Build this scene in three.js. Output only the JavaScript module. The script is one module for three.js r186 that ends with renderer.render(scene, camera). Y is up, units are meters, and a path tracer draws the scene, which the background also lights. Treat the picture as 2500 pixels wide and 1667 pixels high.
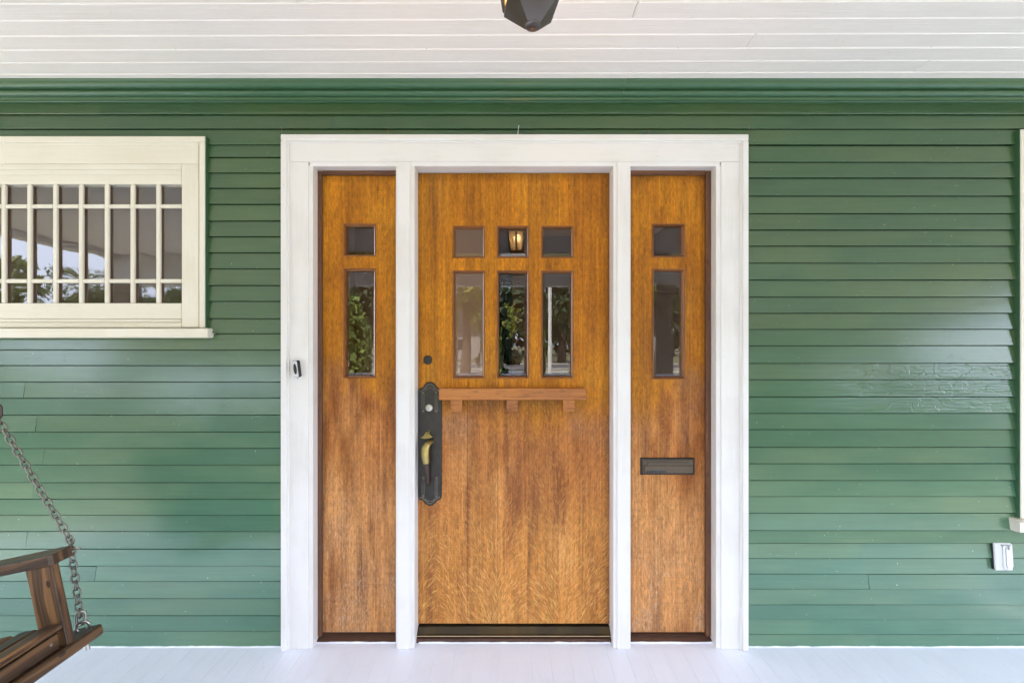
import * as THREE from 'three';
import { ConvexGeometry } from 'three/addons/geometries/ConvexGeometry.js';
import { mergeGeometries } from 'three/addons/utils/BufferGeometryUtils.js';

// ---------------------------------------------------------------- camera, sky, sun, exposure
const scene = new THREE.Scene();
const EYE = 1.405, CAMZ = 2.16, F = 1110;                 // eye height, distance to the door, focal length (photo pixels)
const camera = new THREE.PerspectiveCamera(2 * Math.atan(833.5 / F) * 180 / Math.PI, 2500 / 1667, 0.05, 400);
camera.position.set(0, EYE, CAMZ);
camera.lookAt(0, EYE, 0);
scene.add(camera);
const renderer = new THREE.WebGLRenderer({ antialias: true });
renderer.toneMapping = THREE.LinearToneMapping;
renderer.toneMappingExposure = 5.7;
renderer.shadowMap.enabled = true;
{ // a bright overcast sky, a little brighter towards the zenith
  const W = 256, H = 128, d = new Float32Array(W * H * 4);
  for (let j = 0; j < H; j++) for (let i = 0; i < W; i++) {
    const el = (j + 0.5) / H * Math.PI - Math.PI / 2, s = Math.max(0, Math.sin(el));
    const v = el < 0 ? 0.5 : 1.0 + 0.35 * s, k = (j * W + i) * 4;
    d[k] = v * 0.86; d[k + 1] = v * 0.957; d[k + 2] = v * 1.18; d[k + 3] = 1;
  }
  const t = new THREE.DataTexture(d, W, H, THREE.RGBAFormat, THREE.FloatType);
  t.mapping = THREE.EquirectangularReflectionMapping; t.magFilter = THREE.LinearFilter; t.needsUpdate = true;
  scene.background = t; scene.environment = t;
}
const sun = new THREE.DirectionalLight(0xfff0dc, 4.6);    // hazy sun high behind the house: the porch side is in open shade
sun.position.set(-9, 22, -9); sun.target.position.set(0, 0, 8); sun.castShadow = true; sun.shadow.radius = 6;
Object.assign(sun.shadow.camera, { left: -40, right: 40, top: 50, bottom: -30, far: 120 }); sun.shadow.mapSize.set(2048, 2048);
scene.add(sun, sun.target);

// ---------------------------------------------------------------- helpers
let seed = 7;
const rnd = () => { seed = (seed * 1664525 + 1013904223) >>> 0; return seed / 4294967296; };
const rr = (a, b) => a + (b - a) * rnd();
const clamp = (x, a = 0, b = 1) => Math.min(b, Math.max(a, x));
const lerp = (a, b, t) => a + (b - a) * t;
const sstep = (a, b, x) => { const t = clamp((x - a) / (b - a)); return t * t * (3 - 2 * t); };
const X = (px, z) => (px - 1250) / F * (CAMZ - z);        // where a photo column meets the plane at depth z
const Y = (py, z) => EYE + (833.5 - py) / F * (CAMZ - z);

const HT = new Float32Array(65536); { let s = 99; for (let i = 0; i < 65536; i++) { s = (s * 1664525 + 1013904223) >>> 0; HT[i] = s / 4294967296; } }
function vn(x, y, px = 0, py = 0) {                        // value noise, periodic when px, py are given
  let xi = Math.floor(x), yi = Math.floor(y); const fx = x - xi, fy = y - yi, u = fx * fx * (3 - 2 * fx), v = fy * fy * (3 - 2 * fy);
  let x1 = xi + 1, y1 = yi + 1;
  if (px) { xi = ((xi % px) + px) % px; x1 = ((x1 % px) + px) % px; }
  if (py) { yi = ((yi % py) + py) % py; y1 = ((y1 % py) + py) % py; }
  const h = (a, b) => HT[(a * 374761 + b * 668265 + (a * b & 1023) * 31) & 65535];
  return lerp(lerp(h(xi, yi), h(x1, yi), u), lerp(h(xi, y1), h(x1, y1), u), v);
}
function fbm(x, y, o = 4, px = 0, py = 0) { let s = 0, a = 0.5, t = 0; for (let i = 0; i < o; i++) { s += a * vn(x + i * 17.3 * (px ? 0 : 1), y, px, py); t += a; a *= 0.5; x *= 2; y *= 2; px *= 2; py *= 2; } return s / t; }

function makeTex(w, h, fn, srgb, after) {
  const c = document.createElement('canvas'); c.width = w; c.height = h; const g = c.getContext('2d');
  const im = g.createImageData(w, h), D = im.data;
  for (let j = 0; j < h; j++) for (let i = 0; i < w; i++) { const k = (j * w + i) * 4, v = fn(i / w, j / h); if (typeof v === 'number') { D[k] = D[k + 1] = D[k + 2] = clamp(v, 0, 1) * 255; } else { D[k] = clamp(v[0], 0, 255); D[k + 1] = clamp(v[1], 0, 255); D[k + 2] = clamp(v[2], 0, 255); } D[k + 3] = 255; }
  g.putImageData(im, 0, 0); if (after) after(g, w, h);
  const t = new THREE.CanvasTexture(c); t.wrapS = t.wrapT = THREE.RepeatWrapping; t.magFilter = THREE.LinearFilter; if (srgb) t.colorSpace = THREE.SRGBColorSpace;
  return t;
}
const mix3 = (a, b, t) => [lerp(a[0], b[0], t), lerp(a[1], b[1], t), lerp(a[2], b[2], t)];
const lin = (r, g, b) => new THREE.Color().setRGB(r, g, b);
function mat(o) { const p = o.clearcoat || o.transmission || o.specularIntensity !== undefined; const m = p ? new THREE.MeshPhysicalMaterial(o) : new THREE.MeshStandardMaterial(o); return m; }

const used = new Set();
function numbered(n) { if (!used.has(n)) { used.add(n); return n; } for (let i = 1; ; i++) { const k = n + '_' + String(i).padStart(3, '0'); if (!used.has(k)) { used.add(k); return k; } } }
function shade(o) { o.castShadow = true; o.receiveShadow = true; return o; }
function thing(name, label, category, group, pos = [0, 0, 0]) { const o = new THREE.Group(); o.name = numbered(name); o.position.set(...pos); o.userData = { label, category }; if (group) o.userData.group = group; scene.add(o); return o; }
function struct(name, pos = [0, 0, 0]) { const o = new THREE.Group(); o.name = numbered(name); o.position.set(...pos); o.userData = { kind: 'structure' }; scene.add(o); return o; }
function part(name, geo, m, parent, label) { const o = shade(new THREE.Mesh(geo, m)); o.name = name; if (label) o.userData.label = label; parent.add(o); return o; }

function planarUV(geo, axis, ou = 0, ov = 0) {              // uv in metres by the face's main direction, u along the grain axis
  const g = geo.index ? geo.toNonIndexed() : geo, p = g.attributes.position, uv = new Float32Array(p.count * 2);
  const a = new THREE.Vector3(), b = new THREE.Vector3(), c = new THREE.Vector3();
  for (let i = 0; i < p.count; i += 3) {
    a.fromBufferAttribute(p, i); b.fromBufferAttribute(p, i + 1); c.fromBufferAttribute(p, i + 2);
    const n = b.clone().sub(a).cross(c.clone().sub(a)), m = [Math.abs(n.x), Math.abs(n.y), Math.abs(n.z)], dom = m.indexOf(Math.max(...m));
    const others = [0, 1, 2].filter((k) => k !== dom); let U = others[0], V = others[1]; if (V === axis) [U, V] = [V, U];
    for (let k = 0; k < 3; k++) { const q = [p.getX(i + k), p.getY(i + k), p.getZ(i + k)]; uv[(i + k) * 2] = q[U] + ou; uv[(i + k) * 2 + 1] = q[V] + ov; }
  }
  g.setAttribute('uv', new THREE.BufferAttribute(uv, 2)); return g;
}
function cbox(x0, y0, z0, x1, y1, z1, c = 0.0015, axis = -1) { // a chamfered board between two corners
  const pts = [], L = [x1 - x0, y1 - y0, z1 - z0]; c = Math.min(c, L[0] / 3, L[1] / 3, L[2] / 3);
  for (const i of [0, 1]) for (const j of [0, 1]) for (const k of [0, 1]) {
    const q = [i ? x1 : x0, j ? y1 : y0, k ? z1 : z0], s = [i ? -1 : 1, j ? -1 : 1, k ? -1 : 1];
    for (let f = 0; f < 3; f++) pts.push(new THREE.Vector3(...q.map((v, d) => d === f ? v : v + s[d] * c)));
  }
  if (axis < 0) axis = L.indexOf(Math.max(...L));
  return planarUV(new ConvexGeometry(pts), axis, rnd() * 5, rnd() * 5);
}
const pxbox = (x0, y0, x1, y1, zb, zf, c = 0.0015, axis = -1) => cbox(X(x0, zf), Y(y1, zf), zb, X(x1, zf), Y(y0, zf), zf, c, axis);
function ribbons(strips, nx, fn) {                          // strips: profile edges swept along x; fn(profile point, t along) -> [x, y, z]
  const gs = [];
  for (const s of strips) {
    const g = new THREE.BufferGeometry(), P = [], U = [], I = [];
    for (let i = 0; i <= nx; i++) for (let k = 0; k < s.length; k++) { const q = fn(s[k], i / nx); P.push(q[0], q[1], q[2]); U.push(q[3], q[4]); }
    const m = s.length;
    for (let i = 0; i < nx; i++) for (let k = 0; k < m - 1; k++) { const a = i * m + k, b = a + 1, c = a + m, d = c + 1; I.push(a, b, d, a, d, c); }
    g.setAttribute('position', new THREE.Float32BufferAttribute(P, 3)); g.setAttribute('uv', new THREE.Float32BufferAttribute(U, 2)); g.setIndex(I); g.computeVertexNormals(); gs.push(g);
  }
  return mergeGeometries(gs);
}
function ringFrame(x0, y0, x1, y1, prof, close) {           // mitred frame; prof: [inset, z] from outside to inside; close adds the middle
  const P = [], U = [], N = []; const rect = (i) => [[x0 + i, y0 + i], [x1 - i, y0 + i], [x1 - i, y1 - i], [x0 + i, y1 - i]];
  const quad = (a, b, c, d) => { for (const q of [a, b, c, a, c, d]) P.push(...q); };
  for (let k = 0; k < prof.length - 1; k++) { const A = rect(prof[k][0]), B = rect(prof[k + 1][0]), za = prof[k][1], zb = prof[k + 1][1]; for (let s = 0; s < 4; s++) { const e = (s + 1) % 4; quad([...A[s], za], [...A[e], za], [...B[e], zb], [...B[s], zb]); } }
  if (close) { const l = prof[prof.length - 1], A = rect(l[0]); quad([...A[0], l[1]], [...A[1], l[1]], [...A[2], l[1]], [...A[3], l[1]]); }
  const g = new THREE.BufferGeometry(); g.setAttribute('position', new THREE.Float32BufferAttribute(P, 3)); g.computeVertexNormals();
  return planarUV(g, y1 - y0 > x1 - x0 ? 1 : 0, rnd(), rnd());
}
function tubeR(pts, radii, nr = 10, seg = 40) {             // tube of changing radius through points
  const c = new THREE.CatmullRomCurve3(pts.map((p) => new THREE.Vector3(...p))), fr = c.computeFrenetFrames(seg, false), P = [], I = [], U = [];
  for (let i = 0; i <= seg; i++) {
    const t = i / seg, o = c.getPoint(t), q = t * (radii.length - 1), a = Math.min(radii.length - 2, Math.floor(q)), r = lerp(radii[a], radii[a + 1], sstep(0, 1, q - a));
    for (let k = 0; k < nr; k++) { const an = k / nr * Math.PI * 2, v = o.clone().addScaledVector(fr.normals[i], Math.cos(an) * r).addScaledVector(fr.binormals[i], Math.sin(an) * r); P.push(v.x, v.y, v.z); U.push(k / nr * 0.05, t * 0.2); }
  }
  for (let i = 0; i < seg; i++) for (let k = 0; k < nr; k++) { const a = i * nr + k, b = i * nr + (k + 1) % nr, cc = a + nr, d = b + nr; I.push(a, b, d, a, d, cc); }
  const n0 = P.length / 3; for (const [i, f] of [[0, 1], [seg, 0]]) { const o = c.getPoint(i / seg); P.push(o.x, o.y, o.z); U.push(0, 0); const m = P.length / 3 - 1; for (let k = 0; k < nr; k++) { const a = i * nr + k, b = i * nr + (k + 1) % nr; f ? I.push(m, b, a) : I.push(m, a, b); } }
  const g = new THREE.BufferGeometry(); g.setAttribute('position', new THREE.Float32BufferAttribute(P, 3)); g.setAttribute('uv', new THREE.Float32BufferAttribute(U, 2)); g.setIndex(I); g.computeVertexNormals(); return g;
}
const disc = (r, h, x, y, z, n = 28, bev = 0.0015) => { const g = new THREE.LatheGeometry([[0, h], [r - bev, h], [r, h - bev], [r, 0]].map((p) => new THREE.Vector2(...p)), n); g.rotateX(Math.PI / 2); g.translate(x, y, z); return g; };

// ---------------------------------------------------------------- materials
// horizontally brushed paint relief, 1 m x 1 m
const brushT = makeTex(1024, 1024, (u, v) => 0.5 + 0.55 * (fbm(u * 8, v * 160, 3, 8, 160) - 0.5) + 0.5 * (fbm(u * 24, v * 24, 3, 24, 24) - 0.5));
const clapBumpT = makeTex(2048, 1024, (u, v) => { // 2 m x 1 m: rough-sawn grain under paint, lumps, a few drips
  let h = 0.5 + 0.14 * (fbm(u * 10, v * 180, 3, 10, 180) - 0.5) + 0.55 * (fbm(u * 30, v * 30, 3, 30, 30) - 0.5);
  const saw = sstep(0.55, 0.75, fbm(u * 5, v * 6, 2, 5, 6)); h += saw * 0.1 * Math.sin((u + 0.02 * v) * Math.PI * 2 * 190);
  const b = fbm(u * 90, v * 90, 2, 90, 90); h += sstep(0.76, 0.86, b) * 0.5;
  return h;
});
const clapColT = makeTex(2048, 1024, (u, v) => {
  const n = fbm(u * 6, v * 9, 4, 6, 9), m = fbm(u * 12, v * 120, 3, 12, 120), l = fbm(u * 3, v * 4, 3, 3, 4);
  let c = mix3([60, 92, 67], [69, 101, 73], n * 1.2 - 0.1); c = mix3(c, [92, 108, 74], clamp((l - 0.5) * 2.0, 0, 0.6)); const k = 0.97 + 0.06 * m;
  return [c[0] * k, c[1] * k, c[2] * k];
}, true, (g, w, h) => {
  for (let i = 0; i < 80; i++) { g.fillStyle = `rgba(${175 + rnd() * 60},${205 + rnd() * 40},${185 + rnd() * 40},${rr(.25, .7)})`; g.beginPath(); g.ellipse(rnd() * w, rnd() * h, rr(0.7, 2.6), rr(0.7, 2), rnd() * 3, 0, 7); g.fill(); }
  for (let i = 0; i < 26; i++) { g.strokeStyle = `rgba(150,190,165,${rr(.2, .5)})`; g.lineWidth = rr(1, 2); const x = rnd() * w, y = rnd() * h; g.beginPath(); g.moveTo(x, y); g.lineTo(x + rr(-14, 14), y + rr(-9, 9)); g.stroke(); }
  for (let i = 0; i < 60; i++) { g.fillStyle = `rgba(35,50,34,${rr(.2, .6)})`; g.beginPath(); g.ellipse(rnd() * w, rnd() * h, rr(0.8, 2.4), rr(0.8, 1.6), 0, 0, 7); g.fill(); }
});
const clapRoughT = makeTex(1024, 512, (u, v) => 0.46 + 0.10 * (fbm(u * 3, v * 5, 2, 3, 5) - 0.5) + 0.04 * (fbm(u * 10, v * 140, 2, 10, 140) - 0.5));
for (const t of [clapBumpT, clapColT, clapRoughT]) t.repeat.set(0.5, 1);
const M = {};
M.green = mat({ map: clapColT, bumpMap: clapBumpT, bumpScale: 0.0003, roughnessMap: clapRoughT, roughness: 0.42, ior: 1.66, specularIntensity: 1, vertexColors: true });
const peelT = makeTex(2048, 1024, (u, v) => { // old paint peeled and painted over on a few boards, 2 m x 1 m
  const a = u > 0.5 ? u : u + 1, wob = fbm(u * 12, v * 8, 3, 12, 8), m = sstep(0.80, 0.86, a + (wob - 0.5) * 0.25) * sstep(1.22, 1.17, a), f = fbm(u * 26, v * 30, 4, 26, 30), p = sstep(0.5, 0.53, f) + 0.6 * sstep(0.6, 0.62, fbm(u * 60, v * 60, 2, 60, 60));
  return 0.35 + 0.15 * (fbm(u * 10, v * 180, 2, 10, 180) - 0.5) + m * (0.30 + 0.3 * p);
}); peelT.repeat.set(0.5, 1);
M.greenPeel = mat({ map: clapColT, bumpMap: peelT, bumpScale: 0.0028, roughnessMap: clapRoughT, roughness: 0.42, ior: 1.66, specularIntensity: 1, vertexColors: true });
M.greenFlat = mat({ map: clapColT, bumpMap: clapBumpT, bumpScale: 0.0005, roughness: 0.4 });
M.greenTrim = mat({ color: lin(0.042, 0.112, 0.052), bumpMap: brushT, bumpScale: 0.0006, roughness: 0.28 });
M.greenDark = mat({ color: lin(0.04, 0.11, 0.05), roughness: 0.6 });
const dirtT = (a, b, s) => makeTex(1024, 1024, (u, v) => { const n = fbm(u * 5, v * 5, 5, 5, 5), st = fbm(u * 6, v * 90, 3, 6, 90); return mix3(a, b, clamp((n - 0.45) * 1.6 + (st - 0.5) * 0.5) * s); }, true, (g, w, h) => {
  for (let i = 0; i < 90; i++) { g.fillStyle = `rgba(90,80,65,${rr(.08, .4)})`; g.beginPath(); g.ellipse(rnd() * w, rnd() * h, rr(0.6, 3.5), rr(0.5, 1.4), rnd() * 3, 0, 7); g.fill(); }
});
const whiteT = dirtT([224, 221, 218], [200, 195, 187], 0.7), creamT = dirtT([224, 217, 201], [204, 194, 170], 0.6);
M.white = mat({ map: whiteT, bumpMap: brushT, bumpScale: 0.0006, roughness: 0.42 });
M.cream = mat({ map: creamT, bumpMap: brushT, bumpScale: 0.0012, roughness: 0.45 });
M.ceil = mat({ map: dirtT([242, 234, 226], [230, 221, 211], 0.5), bumpMap: brushT, bumpScale: 0.0012, roughness: 0.6 });
const floorT = dirtT([230, 234, 246], [219, 222, 234], 0.7);
M.floor = mat({ map: floorT, bumpMap: brushT, bumpScale: 0.0008, roughness: 0.36 });
M.plastic = mat({ color: lin(0.72, 0.72, 0.72), roughness: 0.4 });
M.plasticGrey = mat({ color: lin(0.33, 0.33, 0.34), roughness: 0.45 });
M.black = mat({ color: lin(0.012, 0.012, 0.013), roughness: 0.3 });
M.blackMatte = mat({ color: lin(0.02, 0.02, 0.021), roughness: 0.6 });
M.silver = mat({ color: lin(0.62, 0.62, 0.63), roughness: 0.35 });
const bronzeT = makeTex(512, 512, (u, v) => mix3([44, 41, 38], [62, 56, 48], clamp((fbm(u * 9, v * 9, 4, 9, 9) - 0.4) * 2)), true);
bronzeT.repeat.set(5, 5);
M.bronze = mat({ map: bronzeT, bumpMap: brushT, bumpScale: 0.0006, roughness: 0.36, metalness: 0.4 });
M.bronzePale = mat({ color: lin(0.13, 0.115, 0.09), roughness: 0.34, metalness: 0.5 });  // paler bronze that sets the raised relief off the plate
M.bronzeBrown = mat({ color: lin(0.075, 0.05, 0.042), roughness: 0.38, metalness: 0.5 });
M.slotMetal = mat({ map: makeTex(256, 256, (u, v) => mix3([76, 65, 54], [100, 86, 70], fbm(u * 8, v * 8, 4, 8, 8)), true), roughness: 0.5, metalness: 0.35 });
M.slotDark = mat({ color: lin(0.035, 0.03, 0.026), roughness: 0.5, metalness: 0.3 });
M.brass = mat({ map: makeTex(256, 256, (u, v) => mix3([176, 160, 100], [122, 106, 58], clamp((fbm(u * 6, v * 6, 5, 6, 6) - 0.35) * 1.8)), true), roughness: 0.28, metalness: 0.8 });
M.nickel = mat({ color: lin(0.42, 0.40, 0.37), roughness: 0.3, metalness: 0.9 });
M.chain = mat({ map: makeTex(256, 256, (u, v) => mix3([150, 146, 138], [96, 92, 86], clamp((fbm(u * 9, v * 9, 4, 9, 9) - 0.3) * 1.7)), true), roughness: 0.36, metalness: 0.85 });
M.rust = mat({ color: lin(0.16, 0.07, 0.04), roughness: 0.8 });
M.smallGlass = mat({ color: 0xffffff, transmission: 1, thickness: 0, roughness: 0, ior: 1.55 });
M.glass = mat({ color: 0xffffff, transmission: 1, thickness: 0, roughness: 0, ior: 1.85 });
const waveT = makeTex(512, 512, (u, v) => fbm(u * 6, v * 4, 2, 6, 4)); waveT.repeat.set(1.2, 1.2);
M.oldGlass = mat({ color: 0xffffff, transmission: 1, thickness: 0, roughness: 0, ior: 1.95, bumpMap: waveT, bumpScale: 0.0012 });

// oak of the door leaves: quarter-sawn ray flecks, varnished gold above, weathered tan below
function oak(w, h, wm, hm, o) {
  return makeTex(w, h, (u, v) => {
    const x = u * wm, y = v * hm + o.s, xs = u * wm + o.s * 3.1;
    const grain = fbm(xs * 170, y * 3.5, 4), fine = fbm(xs * 520, y * 26, 3), pore = vn(xs * 900, y * 75), blot = fbm(xs * 5, y * 3.2, 4), blot2 = fbm(xs * 14, y * 5 + 9, 3), mott = fbm(xs * 130, y * 70, 2);
    const wv = v + (blot - 0.5) * 0.18 + (blot2 - 0.5) * 0.08;
    const low = sstep(o.t0, o.t0 + 0.1, wv), bot = sstep(o.t1, o.t1 + 0.2, wv);
    let c = mix3([182, 116, 14], [160, 96, 10], clamp(blot * 1.5 - 0.35));
    c = mix3(c, [196, 134, 34], clamp((fbm(xs * 9 + 31, y * 2.2, 4) - 0.5) * 2.6) * 0.7);
    c = mix3(c, [164, 102, 48], low); c = mix3(c, o.bottom, bot);
    const pale = fbm(xs * 7 + 11, y * 2.6 + 4, 4), dark2 = fbm(xs * 22 + 3, y * 2.1 + 8, 4);
    c = mix3(c, [204, 148, 88], clamp((pale - 0.5) * 3) * low * 0.6); c = mix3(c, [112, 66, 34], clamp((dark2 - 0.55) * 3.4) * (0.35 + 0.35 * low));
    c = mix3(c, [124, 68, 18], clamp((blot2 - 0.5) * 3) * (o.smudge * (low * 0.8 + 0.6) * (1 - bot * 0.7)));
    c = mix3(c, [132, 96, 74], clamp((blot - 0.6) * 3) * low * (1 - bot) * 0.7);
    const band = fbm(xs * 26, y * 0.9, 3); let k = 0.81 + 0.28 * grain + 0.2 * band + 0.16 * (fine - 0.5) + 0.22 * (mott - 0.5);
    if (o.strips) { let j = 0; while (j < o.strips.length - 1 && u > o.strips[j + 1].x) j++; k *= o.strips[j].k; const e = Math.abs(u - o.strips[j].x) * wm; if (j && e < 0.0015) k *= 0.7; }
    k *= 1 - 0.16 * sstep(0.68, 0.8, pore) - 0.1 * sstep(0.6, 0.75, vn(xs * 700, y * 30));
    if (o.weather) { const wz = sstep(o.weather, 1.0, v + (blot - 0.5) * 0.3), sp = sstep(0.5, 0.66, fbm(xs * 260, y * 90, 2)); c = mix3(c, [184, 154, 134], wz * (sp * 0.45 + 0.15) * clamp(0.2 + (blot2 - 0.35) * 3.2, 0.15, 1.2)); }
    if (o.shelfShade) { const gx = sstep(0.10, 0.13, u) * sstep(0.885, 0.86, u), q = (v - o.shelfShade) * hm; k *= 1 - gx * (0.55 * sstep(-0.012, -0.001, q) * sstep(0.03, 0.0, q) + 0.16 * sstep(0.16, 0.03, q) * sstep(-0.01, 0.02, q) * (0.5 + blot2)); }  // the shelf's shade painted into the wood colour, just above and below it
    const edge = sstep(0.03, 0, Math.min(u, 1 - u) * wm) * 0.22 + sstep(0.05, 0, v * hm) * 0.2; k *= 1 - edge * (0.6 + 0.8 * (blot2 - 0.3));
    return [c[0] * k, c[1] * k, c[2] * k];
  }, true, (g) => o.flecks && o.flecks(g, w, h));
}
function fleck(g, x, y, len, ang, th, col) { // a lens-shaped stroke with a slight bend
  const dx = Math.cos(ang) * len / 2, dy = -Math.sin(ang) * len / 2, nx = -dy / len * 2, ny = dx / len * 2, b = rr(-0.12, 0.12) * len;
  g.fillStyle = col; g.beginPath(); g.moveTo(x - dx, y - dy); g.quadraticCurveTo(x + nx * (b + th), y + ny * (b + th), x + dx, y + dy); g.quadraticCurveTo(x + nx * (b - th), y + ny * (b - th), x - dx, y - dy); g.fill();
}
// strip joints of the door's veneer (0..1 across) and how the flecks lean in each
const ST = [{ x: 0, s: 1, pk: 1, k: 0.96 }, { x: 0.095, s: -1, pk: 0, k: 1.03 }, { x: 0.257, s: -1, pk: 0.2, k: 0.97 }, { x: 0.416, s: 1, pk: 1, k: 1.04 }, { x: 0.574, s: -1, pk: 0, k: 0.97 }, { x: 0.731, s: 1, pk: 0.9, k: 1.05 }, { x: 0.86, s: 1, pk: 0.3, k: 1.0 }];
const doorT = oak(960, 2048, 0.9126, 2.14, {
  s: 1.3, t0: 0.50, t1: 0.62, bottom: [178, 118, 56], smudge: 0.4, strips: ST, shelfShade: 0.482, flecks: (g, w, h) => {
    for (let i = 0; i < 14000; i++) {
      const v = Math.pow(rnd(), 0.75), u = rnd(); let j = 0; while (j < ST.length - 1 && u > ST[j + 1].x) j++;
      const x0 = ST[j].x, x1 = j < ST.length - 1 ? ST[j + 1].x : 1, q = (u - x0) / (x1 - x0), near = ST[j].s > 0 ? q : 1 - q; // 1 near the peak of the chevron
      const deep = sstep(0.62, 0.95, v), up = v < 0.5;
      if (up && rnd() > 0.42) continue; if (deep > 0.2 && rnd() > 0.7) continue;
      const nn = fbm(u * 9, v * 14, 2); if (rnd() > nn * 1.9 - 0.1) continue;
      const ang = (lerp(68, 34, near * (0.45 + 0.55 * deep)) + rr(-9, 9)) * Math.PI / 180 * ST[j].s, A = ST[j].s > 0 ? ang : Math.PI + ang;
      const len = (up ? rr(6, 16) : lerp(rr(12, 28), rr(14, 48), deep)), th = up ? rr(0.7, 1.3) : lerp(rr(0.9, 1.8), rr(1.5, 3.9), deep);
      const al = up ? rr(.08, .2) : lerp(rr(.25, .55), rr(.38, .88), deep);
      fleck(g, u * w, v * h, len, A, th, up ? `rgba(205,150,70,${al})` : `rgba(${rr(206, 226)},${rr(152, 170)},${rr(82, 102)},${al})`);
    }
    for (let i = 0; i < 70; i++) { const v = rr(0.52, 0.86), u = rr(0.1, 0.25); fleck(g, u * w, v * h, rr(24, 60), rr(-.3, .35), rr(1.2, 2.4), `rgba(214,160,96,${rr(.25, .6)})`); } // ripples beside the handle
    for (let i = 0; i < 46; i++) { const u = rnd(), v = rr(0.02, 0.45), l = rr(0.02, 0.16); g.fillStyle = `rgba(95,55,18,${rr(.15, .45)})`; g.fillRect(u * w, v * h, 1.2, l * h); } // hairline checks
    for (let i = 0; i < 26; i++) { const u = rnd(), v = rr(0.55, 0.9), l = rr(0.02, 0.2); g.fillStyle = `rgba(225,185,130,${rr(.15, .5)})`; g.fillRect(u * w, v * h, 1.3, l * h); }
    for (let i = 0; i < 8; i++) { g.fillStyle = `rgba(80,46,22,${rr(.4, .8)})`; g.beginPath(); g.ellipse(rnd() * w, rr(.05, .95) * h, rr(1.5, 3.5), rr(2, 4), 0, 0, 7); g.fill(); }
  },
});
const sideFlecks = (n, cx) => (g, w, h) => {
  for (let i = 0; i < n; i++) { const v = rr(0.45, 1), u = rnd(); fleck(g, u * w, v * h, rr(6, 20), Math.PI / 2 + rr(-.5, .5), rr(.6, 1.3), `rgba(215,165,105,${rr(.15, .5)})`); }
  for (let i = 0; i < 46; i++) { const v = rr(0.5, 0.92), u = cx + rr(-.09, .09); fleck(g, u * w, v * h, rr(12, 40), rr(-.5, .5), rr(1, 2.4), `rgba(222,170,100,${rr(.2, .6)})`); }
  for (let i = 0; i < 14; i++) { const u = cx + rr(-.12, .3), v = rr(.45, .9), l = rr(.05, .2); g.fillStyle = `rgba(230,185,120,${rr(.2, .55)})`; g.fillRect(u * w, v * h, rr(1, 2.6), l * h); }
  for (let i = 0; i < 16; i++) { g.fillStyle = `rgba(85,48,24,${rr(.15, .4)})`; g.fillRect(rnd() * w, rr(.5, .97) * h, 1.2, rr(.01, .06) * h); }
};
const sideLT = oak(448, 2048, 0.36, 2.18, { s: 5.7, t0: 0.42, t1: 0.56, bottom: [184, 126, 72], smudge: 0.65, weather: 0.55, flecks: sideFlecks(700, 0.52) });
const sideRT = oak(448, 2048, 0.36, 2.18, { s: 9.2, t0: 0.44, t1: 0.56, bottom: [186, 128, 74], smudge: 0.65, weather: 0.55, flecks: sideFlecks(800, 0.42) });
const oakBumpT = makeTex(512, 512, (u, v) => 0.5 + 0.6 * (fbm(u * 120, v * 8, 3, 120, 8) - 0.5)); oakBumpT.repeat.set(1, 1);
const woodMat = (t) => mat({ map: t, bumpMap: oakBumpT, bumpScale: 0.0005, roughness: 0.5, specularIntensity: 0.55 });
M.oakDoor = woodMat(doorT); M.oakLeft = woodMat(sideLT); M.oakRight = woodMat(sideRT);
const barT = (a, b, d, f = 90) => makeTex(512, 512, (u, v) => { const g1 = fbm(u * 3, v * f, 4, 3, f), n = fbm(u * 4, v * 4, 3, 4, 4), p = vn(u * 30, v * f * 3, 30, f * 3); let c = mix3(a, b, clamp(g1 * 1.6 - 0.3)); c = mix3(c, d, clamp((n - 0.5) * 2) * 0.6); const k = 1 - 0.18 * sstep(0.7, 0.85, p); return [c[0] * k, c[1] * k, c[2] * k]; }, true);
M.oakBar = mat({ map: barT([158, 94, 38], [182, 116, 50], [104, 58, 26]), roughness: 0.5 });
M.oakBead = mat({ map: barT([150, 95, 42], [118, 70, 32], [84, 50, 26]), roughness: 0.45 });
M.stop = mat({ map: barT([118, 76, 46], [86, 54, 34], [70, 44, 32]), roughness: 0.55 });
M.sillWood = mat({ map: barT([92, 60, 42], [66, 44, 32], [54, 38, 30]), roughness: 0.6 });
M.innerWood = mat({ color: lin(0.16, 0.07, 0.03), roughness: 0.5 });
const swingT = makeTex(1024, 512, (u, v) => { // dark stained fir: strong grain bands, knots
  const wob = fbm(u * 3, v * 6, 3, 3, 6) * 0.09, gg = fbm(u * 2, (v + wob) * 46, 3, 2, 46), fine = fbm(u * 8, v * 200, 2, 8, 200), n = fbm(u * 5, v * 5, 3, 5, 5);
  let c = mix3([50, 37, 27], [106, 78, 52], sstep(0.25, 0.8, gg)); c = mix3(c, [30, 19, 14], sstep(0.52, 0.75, n) * 0.75); const k = 0.85 + 0.3 * fine; return [c[0] * k, c[1] * k, c[2] * k];
}, true, (g, w, h) => { for (let i = 0; i < 9; i++) { g.fillStyle = 'rgba(24,14,10,.75)'; g.beginPath(); g.ellipse(rnd() * w, rnd() * h, rr(8, 20), rr(4, 9), 0, 0, 7); g.fill(); } });
swingT.repeat.set(1, 2);
M.swing = mat({ map: swingT, bumpMap: brushT, bumpScale: 0.0008, roughness: 0.4 });
M.swingLit = mat({ map: swingT, color: lin(1.65, 1.55, 1.32), roughness: 0.42 });  // same stained wood lightened: the lit look is put into the colour
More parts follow.
